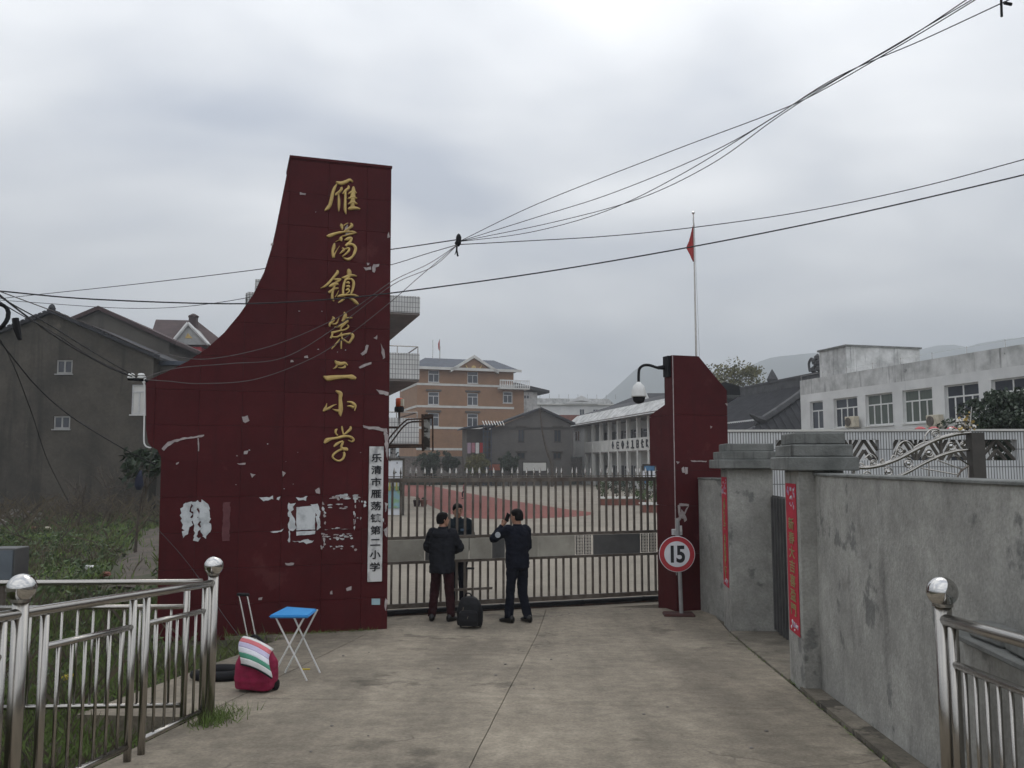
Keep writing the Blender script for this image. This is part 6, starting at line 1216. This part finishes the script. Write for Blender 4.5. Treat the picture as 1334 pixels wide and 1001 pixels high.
    for s_ in 'LR':
        an = J['ank' + s_]; a_ = J['foot' + s_]; fd = Vector((math.sin(a_), math.cos(a_), 0)); sd_ = Vector((fd.y, -fd.x, 0)); c0 = Vector((an.x, an.y, 0)); b = MB(); m3 = Matrix(((sd_.x, fd.x, 0), (sd_.y, fd.y, 0), (0, 0, 1)))
        st = [(-.085, .030, .045, .05), (-.06, .038, .055, .055), (0, .040, .052, .05), (.06, .046, .036, .036), (.12, .046, .03, .03), (.16, .034, .024, .024), (.178, .014, .016, .016)]
        vs_ = []
        for yy, rx, rz2, zc_ in st:
            for j in range(10): q = 6.283 * j / 10; vs_.append(c0 + (sd_ * (rx * 1.05 * math.cos(q)) + fd * yy + Vector((0, 0, max(.004, zc_ + rz2 * math.sin(q))))) * k * 1.1)
        fs_ = [(i * 10 + j, i * 10 + (j + 1) % 10, (i + 1) * 10 + (j + 1) % 10, (i + 1) * 10 + j) for i in range(len(st) - 1) for j in range(10)] + [tuple(range(10))[::-1], tuple(range(60, 70))]
        b.add(vs_, fs_); b.build('shoe', mats[2], t, smooth=True)
    return t, hp, J, sp
# man on the left, seen from behind, talking through the bars
P_ = gnd(575, 809)
t, hp, J, sp = person('man in charcoal jacket and maroon trousers standing before the gate with his back turned', (P_.x, P_.y, road_z(P_.y)), R(-12), 1.68, dict(kneeL=(-.12, .02, .48), kneeR=(.13, .015, .48), ankL=(-.155, -.02, .085), ankR=(.165, .0, .085), footL=-.25, footR=.35, elL=(-.27, .06, 1.14), elR=(.29, .08, 1.15), wrL=(-.10, .26, 1.07), wrR=(.12, .27, 1.08), hl=((.8, .5, 0), (0, 0, 1)), hr=((-.8, .5, 0), (0, 0, 1)), head=R(-48), nod=R(4), hem=.76, girth=1.1, lean=.04), (m_grey_c, m_maroon, m_shoe))
hb = MB().loft([(sp(1.33) + Vector((0, -.12, 0)), .13, .03), (sp(1.40) + Vector((0, -.115, 0)), .14, .045), (sp(1.455) + Vector((0, -.08, 0)), .10, .05)], 14); remeshed(hb, .012, 2, 'hood', m_grey_c, t, .006)
# officer with his hand raised to his face
P_ = gnd(674, 811)
t, hp, J, sp = person('officer in dark navy uniform holding a phone up to his face outside the gate', (P_.x, P_.y, road_z(P_.y)), R(38), 1.74, dict(kneeL=(-.10, .05, .48), kneeR=(.10, .0, .48), ankL=(-.12, .06, .085), ankR=(.14, -.08, .085), footL=-.15, footR=.2, shL=(-.185, .02, 1.41), elL=(-.30, .24, 1.27), wrL=(-.125, .22, 1.475), elR=(.25, .04, 1.13), wrR=(.15, .22, 1.02), hl=((.55, -.25, .75), (0, 1, 0), .7), head=R(14), nod=R(-4), hem=.82, girth=1.04), (m_navy, m_navy, m_shoe))
pc = Vector((-.105, .115, 1.60)) * (1.74 / 1.72); MB().box(pc, (.012, .065, .135), Matrix.Rotation(R(30), 3, 'X') @ Matrix.Rotation(R(15), 3, 'Z')).build('phone', m_black, t)
c = (J['shL'] + J['elL']) / 2; dr_ = (J['elL'] - J['shL']).normalized(); out = Vector((-.75, -.62, .1)); out = (out - dr_ * out.dot(dr_)).normalized(); zx = dr_.cross(out)
m3 = Matrix((zx, dr_, out)).transposed(); MB().lathe([(.002, 0), (.046, 0), (.046, .006), (.002, .008)], c + out * .072, 14, m3).build('shoulder_patch', mat('patch_grey', (.38, .40, .43)), t)
# guard behind the bars facing the camera
P_ = GT.w(GT.hit(604, 700)[0] + .06, .62, 0)
t, hp, J, sp = person('guard in dark uniform facing out from behind the gate bars', (P_.x, P_.y, 0), R(180), 1.76, dict(ankL=(-.10, 0, .085), ankR=(.10, .02, .085), kneeL=(-.09, .02, .48), kneeR=(.09, .03, .48), footL=-.2, footR=.2, elL=(-.25, .02, 1.13), elR=(.25, .02, 1.13), wrL=(-.17, .18, .98), wrR=(.17, .18, .98), head=R(18), nod=R(-6), hem=.84, girth=1.05), (m_guard, m_navy, m_shoe))
k = 1.76 / 1.72
for z in (1.32, 1.22, 1.12): MB().lathe([(.002, 0), (.011, 0), (.009, .006), (.002, .007)], Vector((0, .152, z)) * k, 8, Matrix.Rotation(R(-90), 3, 'X')).build('button', m_chrome, t)
MB().bbox(-.14, -.06, .135, .150, 1.30, 1.34, .004).build('chest_badge', mat('badge_blue', (.10, .16, .24)), t)
c = (J['shL'] + J['elL']) / 2; MB().lathe([(.002, 0), (.045, 0), (.045, .006), (.002, .008)], c + Vector((-.068, .02, .03)), 12, Matrix.Rotation(R(-90), 3, 'Y')).build('shoulder_patch', mat('patch_teal', (.10, .24, .24)), t)
# child far off on the track
P_ = gnd(605, 650, lambda X, Y: 0.)
person('small child in pink top running on the red track', (P_.x, P_.y, .004), R(70), 1.12, dict(kneeL=(-.09, .22, .58), ankL=(-.10, .16, .22), kneeR=(.09, -.05, .50), ankR=(.10, -.10, .085), elL=(-.25, -.12, 1.18), wrL=(-.2, .06, 1.2), elR=(.25, .1, 1.16), wrR=(.2, .26, 1.25), hem=.8), (mat('pink_jacket', (.55, .16, .22)), m_navy, m_shoe))
# ================================================================ LUGGAGE AND STOOL
P_ = gnd(612, 818); t = thing('wheeled_backpack', 'black wheeled backpack with its pull handle up between the two men', 'backpack', (P_.x, P_.y, road_z(P_.y)), R(-6)); b = MB()
b.loft([((0, 0, .035), .185, .10), ((0, 0, .10), .20, .12), ((0, 0, .25), .195, .125), ((-.005, .0, .36), .165, .115), ((-.015, .01, .43), .12, .09), ((-.02, .01, .455), .07, .06)], 20, 3.2); remeshed(b, .011, 3, 'bag', m_black, t, .012, 2)
b = MB().loft([((.0, -.125, .05), .14, .035), ((0, -.14, .12), .15, .04), ((0, -.13, .24), .14, .035), ((0, -.115, .28), .10, .02)], 16, 3); remeshed(b, .010, 2, 'front_pocket', m_black, t, .008, 4)
for s_ in (-.05, .05): MB().tube([(s_ - .01, .07, .40), (s_ * .8 - .012, .075, .86)], .008, 6).build('handle_tube', m_steel, t)
MB().bbox(-.075, .055, .055, .095, .855, .885, .01).build('grip', m_black, t); MB().tube(smooth_path([(-.08, .02, .43), (-.06, .02, .50), (-.0, .02, .50), (.03, .02, .44)], 4), .011, 6).build('loop', m_black, t)
MB().tube([(-.07, -.178, .33), (-.08, -.18, .28)], .006, 5).tube([(.0, -.178, .2), (-.012, -.18, .16)], .006, 5).build('zip_pull', m_steel, t)
for s_ in (-.15, .15): MB().lathe([(.012, -.015), (.034, -.013), (.034, .013), (.012, .015)], (s_, .07, .034), 12, Matrix.Rotation(R(90), 3, 'Y')).build('wheel', m_black, t)
P_ = gnd(333, 900); RZ = road_z(P_.y); t = thing('shopping_trolley_bag', 'crimson two wheeled trolley bag with striped flap beside the blue stool', 'trolley bag', (P_.x, P_.y, RZ), R(-14)); b = MB()
b.loft([((0, 0, .03), .185, .13), ((0, 0, .12), .20, .15), ((0, .01, .27), .185, .14), ((-.015, .02, .36), .15, .11), ((-.03, .03, .42), .10, .07)], 20, 3.4); remeshed(b, .011, 3, 'bag', m_crim, t, .016, 2)
fb = MB(); st = [(-.11, .065, .475), (-.10, -.0, .465), (-.08, -.075, .43), (-.045, -.13, .38), (-.01, -.16, .325), (.01, -.17, .27)]; nst = []
cols_ = [m_white, mat('flap_pink', (.60, .16, .18)), mat('flap_lilac', (.50, .46, .62)), mat('flap_white', (.66, .66, .70)), mat('flap_green', (.07, .26, .17)), m_white]
ps = smooth_path(st, 5); n_ = len(ps); flap = None
for i in range(6):
    a_, c_ = int((n_ - 1) * i / 6), int((n_ - 1) * (i + 1) / 6); b = MB(); 
    for p in ps[a_:c_ + 1]:
        for s_ in (-.075, .02, .11, .20, .25): q = p + Vector((s_ + .015, -.018 + .03 * max(0, s_ - .2), .012 - .05 * (s_ / .25) ** 2 - .20 * s_)); b.v.append(q)
    m_n = c_ - a_ + 1; b.f = [(r_ * 5 + j, r_ * 5 + j + 1, (r_ + 1) * 5 + j + 1, (r_ + 1) * 5 + j) for r_ in range(m_n - 1) for j in range(4)]
    o = b.build('flap_stripe', cols_[i], t, smooth=True); o.modifiers.new('s', 'SOLIDIFY').thickness = .012
MB().tube(smooth_path([ps[-1] + Vector((s_ + .015, -.022 + .03 * max(0, s_ - .2), .004 - .05 * (s_ / .25) ** 2 - .20 * s_)) for s_ in (-.075, .02, .11, .20, .25)], 4), .008, 6).build('flap_edge', m_black, t)
for s_, tx in ((-.15, -.30), (-.06, -.21)): MB().tube([(s_, .12, .05), (s_ - .03, .15, .42), (tx - .03, .20, .86)], .009, 8).build('handle_tube', m_steel, t)
MB().bbox(-.35, -.22, .185, .22, .85, .88, .008).build('grip', m_black, t); MB().tube(smooth_path([(-.13, .08, .44), (-.08, .07, .50), (.0, .06, .47), (.05, .05, .42)], 4), .014, 6).build('strap', m_black, t)
for s_ in (-.19, .17): MB().lathe([(.015, -.02), (.05, -.018), (.05, .018), (.015, .02)], (s_, .07, .05), 16, Matrix.Rotation(R(90), 3, 'Y')).build('wheel', m_steel if s_ < 0 else m_black, t)
# folding stool
def gp(x, y): return gnd(x, y)
A1, A2, A3, A4 = gp(392, 887), gp(411, 876), gp(358, 866), gp(364, 879)
zs = .25 + .70
C = (A1 + A2 + A3 + A4) / 4; t = thing('folding_stool', 'light blue plastic folding stool with crossed white legs', 'stool', C)
zt_ = C.z + .64
tl, tr_, tf, tb = at(350, 803, 8.9), at(413, 794, 9.3), at(402, 801.5, 8.9), at(373, 794.5, 9.45); za = sum(p.z for p in (tl, tr_, tf, tb)) / 4
tops = [Vector((p.x, p.y, za)) for p in (tl, tf, tr_, tb)]
b = MB().sheet([(p.x, p.y) for p in tops], za - .018, za + .012)
bm = bmesh.new(); vs_ = [bm.verts.new(v) for v in b.v]; [bm.faces.new([vs_[i] for i in f]) for f in b.f]; bmesh.ops.bevel(bm, geom=[e for e in bm.edges], offset=.012, segments=2, affect='EDGES'); bm.verts.index_update()
b = MB(); b.v = [v.co.copy() for v in bm.verts]; b.f = [[v.index for v in f.verts] for f in bm.faces]; bm.free(); b.build('seat', m_blue, t, True)
def down(p): return Vector((p.x, p.y, road_z(p.y)))
u = (tops[1] - tops[0]); hu = u.normalized(); vv = (tops[3] - tops[0]); hv = vv.normalized(); o0 = tops[0]
q = lambda a_, c_: o0 + u * a_ + vv * c_
for c_ in (.08, .92):
    for a0, a1 in ((.14, .96), (.86, .04)): MB().tube([q(a0, c_) - Vector((0, 0, .015)), down(q(a1, c_)) + Vector((0, 0, .008))], .0095, 8).build('leg', m_white, t, True)
for a_ in (.02, .98): MB().tube([down(q(a_, .08)) + Vector((0, 0, .012)), down(q(a_, .92)) + Vector((0, 0, .012))], .007, 6).build('foot_bar', m_white, t, True) if False else None
P_ = gp(286, 884); t = thing('old_tyre', 'half an old black tyre lying behind the ball post near the trolley bag', 'tyre', P_); b = MB()
ps = [Vector((.22 * math.cos(a_) * 1.15, .17 * math.sin(a_), .055)) for a_ in [R(200 + i * 18) for i in range(17)]]; b.tube([P_ + p for p in ps], .052, 10); b.build('rubber', m_black, t, True, True)
t = thing('wrapper', 'yellow paper wrapper on the concrete under the stool', 'litter', gp(398, 873)); MB().bbox(-.05, .05, -.012, .012, 0, .014, .004).build('paper', mat('yellow_litter', (.55, .42, .05)), t)
rr = random.Random(21)
for i in range(16):
    P_ = gp(rr.uniform(320, 1000), rr.uniform(850, 990)); b = MB(); r_ = rr.uniform(.008, .02); b.lathe([(.003, 0), (r_, .004), (r_ * .7, r_ * .6), (.002, r_ * .7)], (0, 0, 0), 6); tag(b.build('pebble', m_stone, loc=P_), 'small dark pebble lying on the concrete road', 'pebble', 'pebbles on the road')
# weeds at wall feet
VG, FG = [], []; rr = random.Random(33)
def tuft(P_, n_, h_, sp_): 
    for _ in range(n_):
        x, y = P_.x + rr.gauss(0, sp_), P_.y + rr.gauss(0, sp_); a_ = rr.uniform(0, 6.28); w_ = .005; k = len(VG); z = road_z(y) - .005; hh = h_ * rr.uniform(.4, 1.2); lx, ly = rr.gauss(0, .05), rr.gauss(0, .05)
        VG.extend([(x - w_ * math.cos(a_), y - w_ * math.sin(a_), z), (x + w_ * math.cos(a_), y + w_ * math.sin(a_), z), (x + lx, y + ly, z + hh)]); FG.append((k, k + 1, k + 2))
tuft(gp(288, 938), 150, .12, .09); tuft(gp(300, 930), 60, .08, .10); tuft(gp(268, 945), 120, .14, .08)
for i in range(26): tuft(GF.w(-2.2 + 2.1 * i / 26 + rr.uniform(-.05, .05), -.09, 0), 16, .055, .04)
for i in range(30): tuft(UW(6 + 7 * i / 30, 1.935), 7, .03, .02)
me = bpy.data.meshes.new('kerb_weeds'); me.from_pydata(VG, [], FG); me.materials.append(m_grass); tag(link('kerb_weeds', me), 'tufts of weeds at the foot of the monument, posts and wall', 'weeds', kind='stuff')
# ================================================================ HAZE
hz = MB(); hz.b2(-4200, 4200, -400, 2250, -8, 330); o = hz.build('haze', None); tag(o, kind='stuff'); hm_ = bpy.data.materials.new('haze_air'); hm_.use_nodes = True; N = hm_.node_tree.nodes; N.remove(N['Principled BSDF']); pv = N.new('ShaderNodeVolumePrincipled'); pv.inputs['Color'].default_value = (.69, .725, .765, 1); pv.inputs['Density'].default_value = .00098; pv.inputs['Anisotropy'].default_value = .2
hm_.node_tree.links.new(pv.outputs[0], N['Material Output'].inputs['Volume']); o.data.materials.append(hm_)
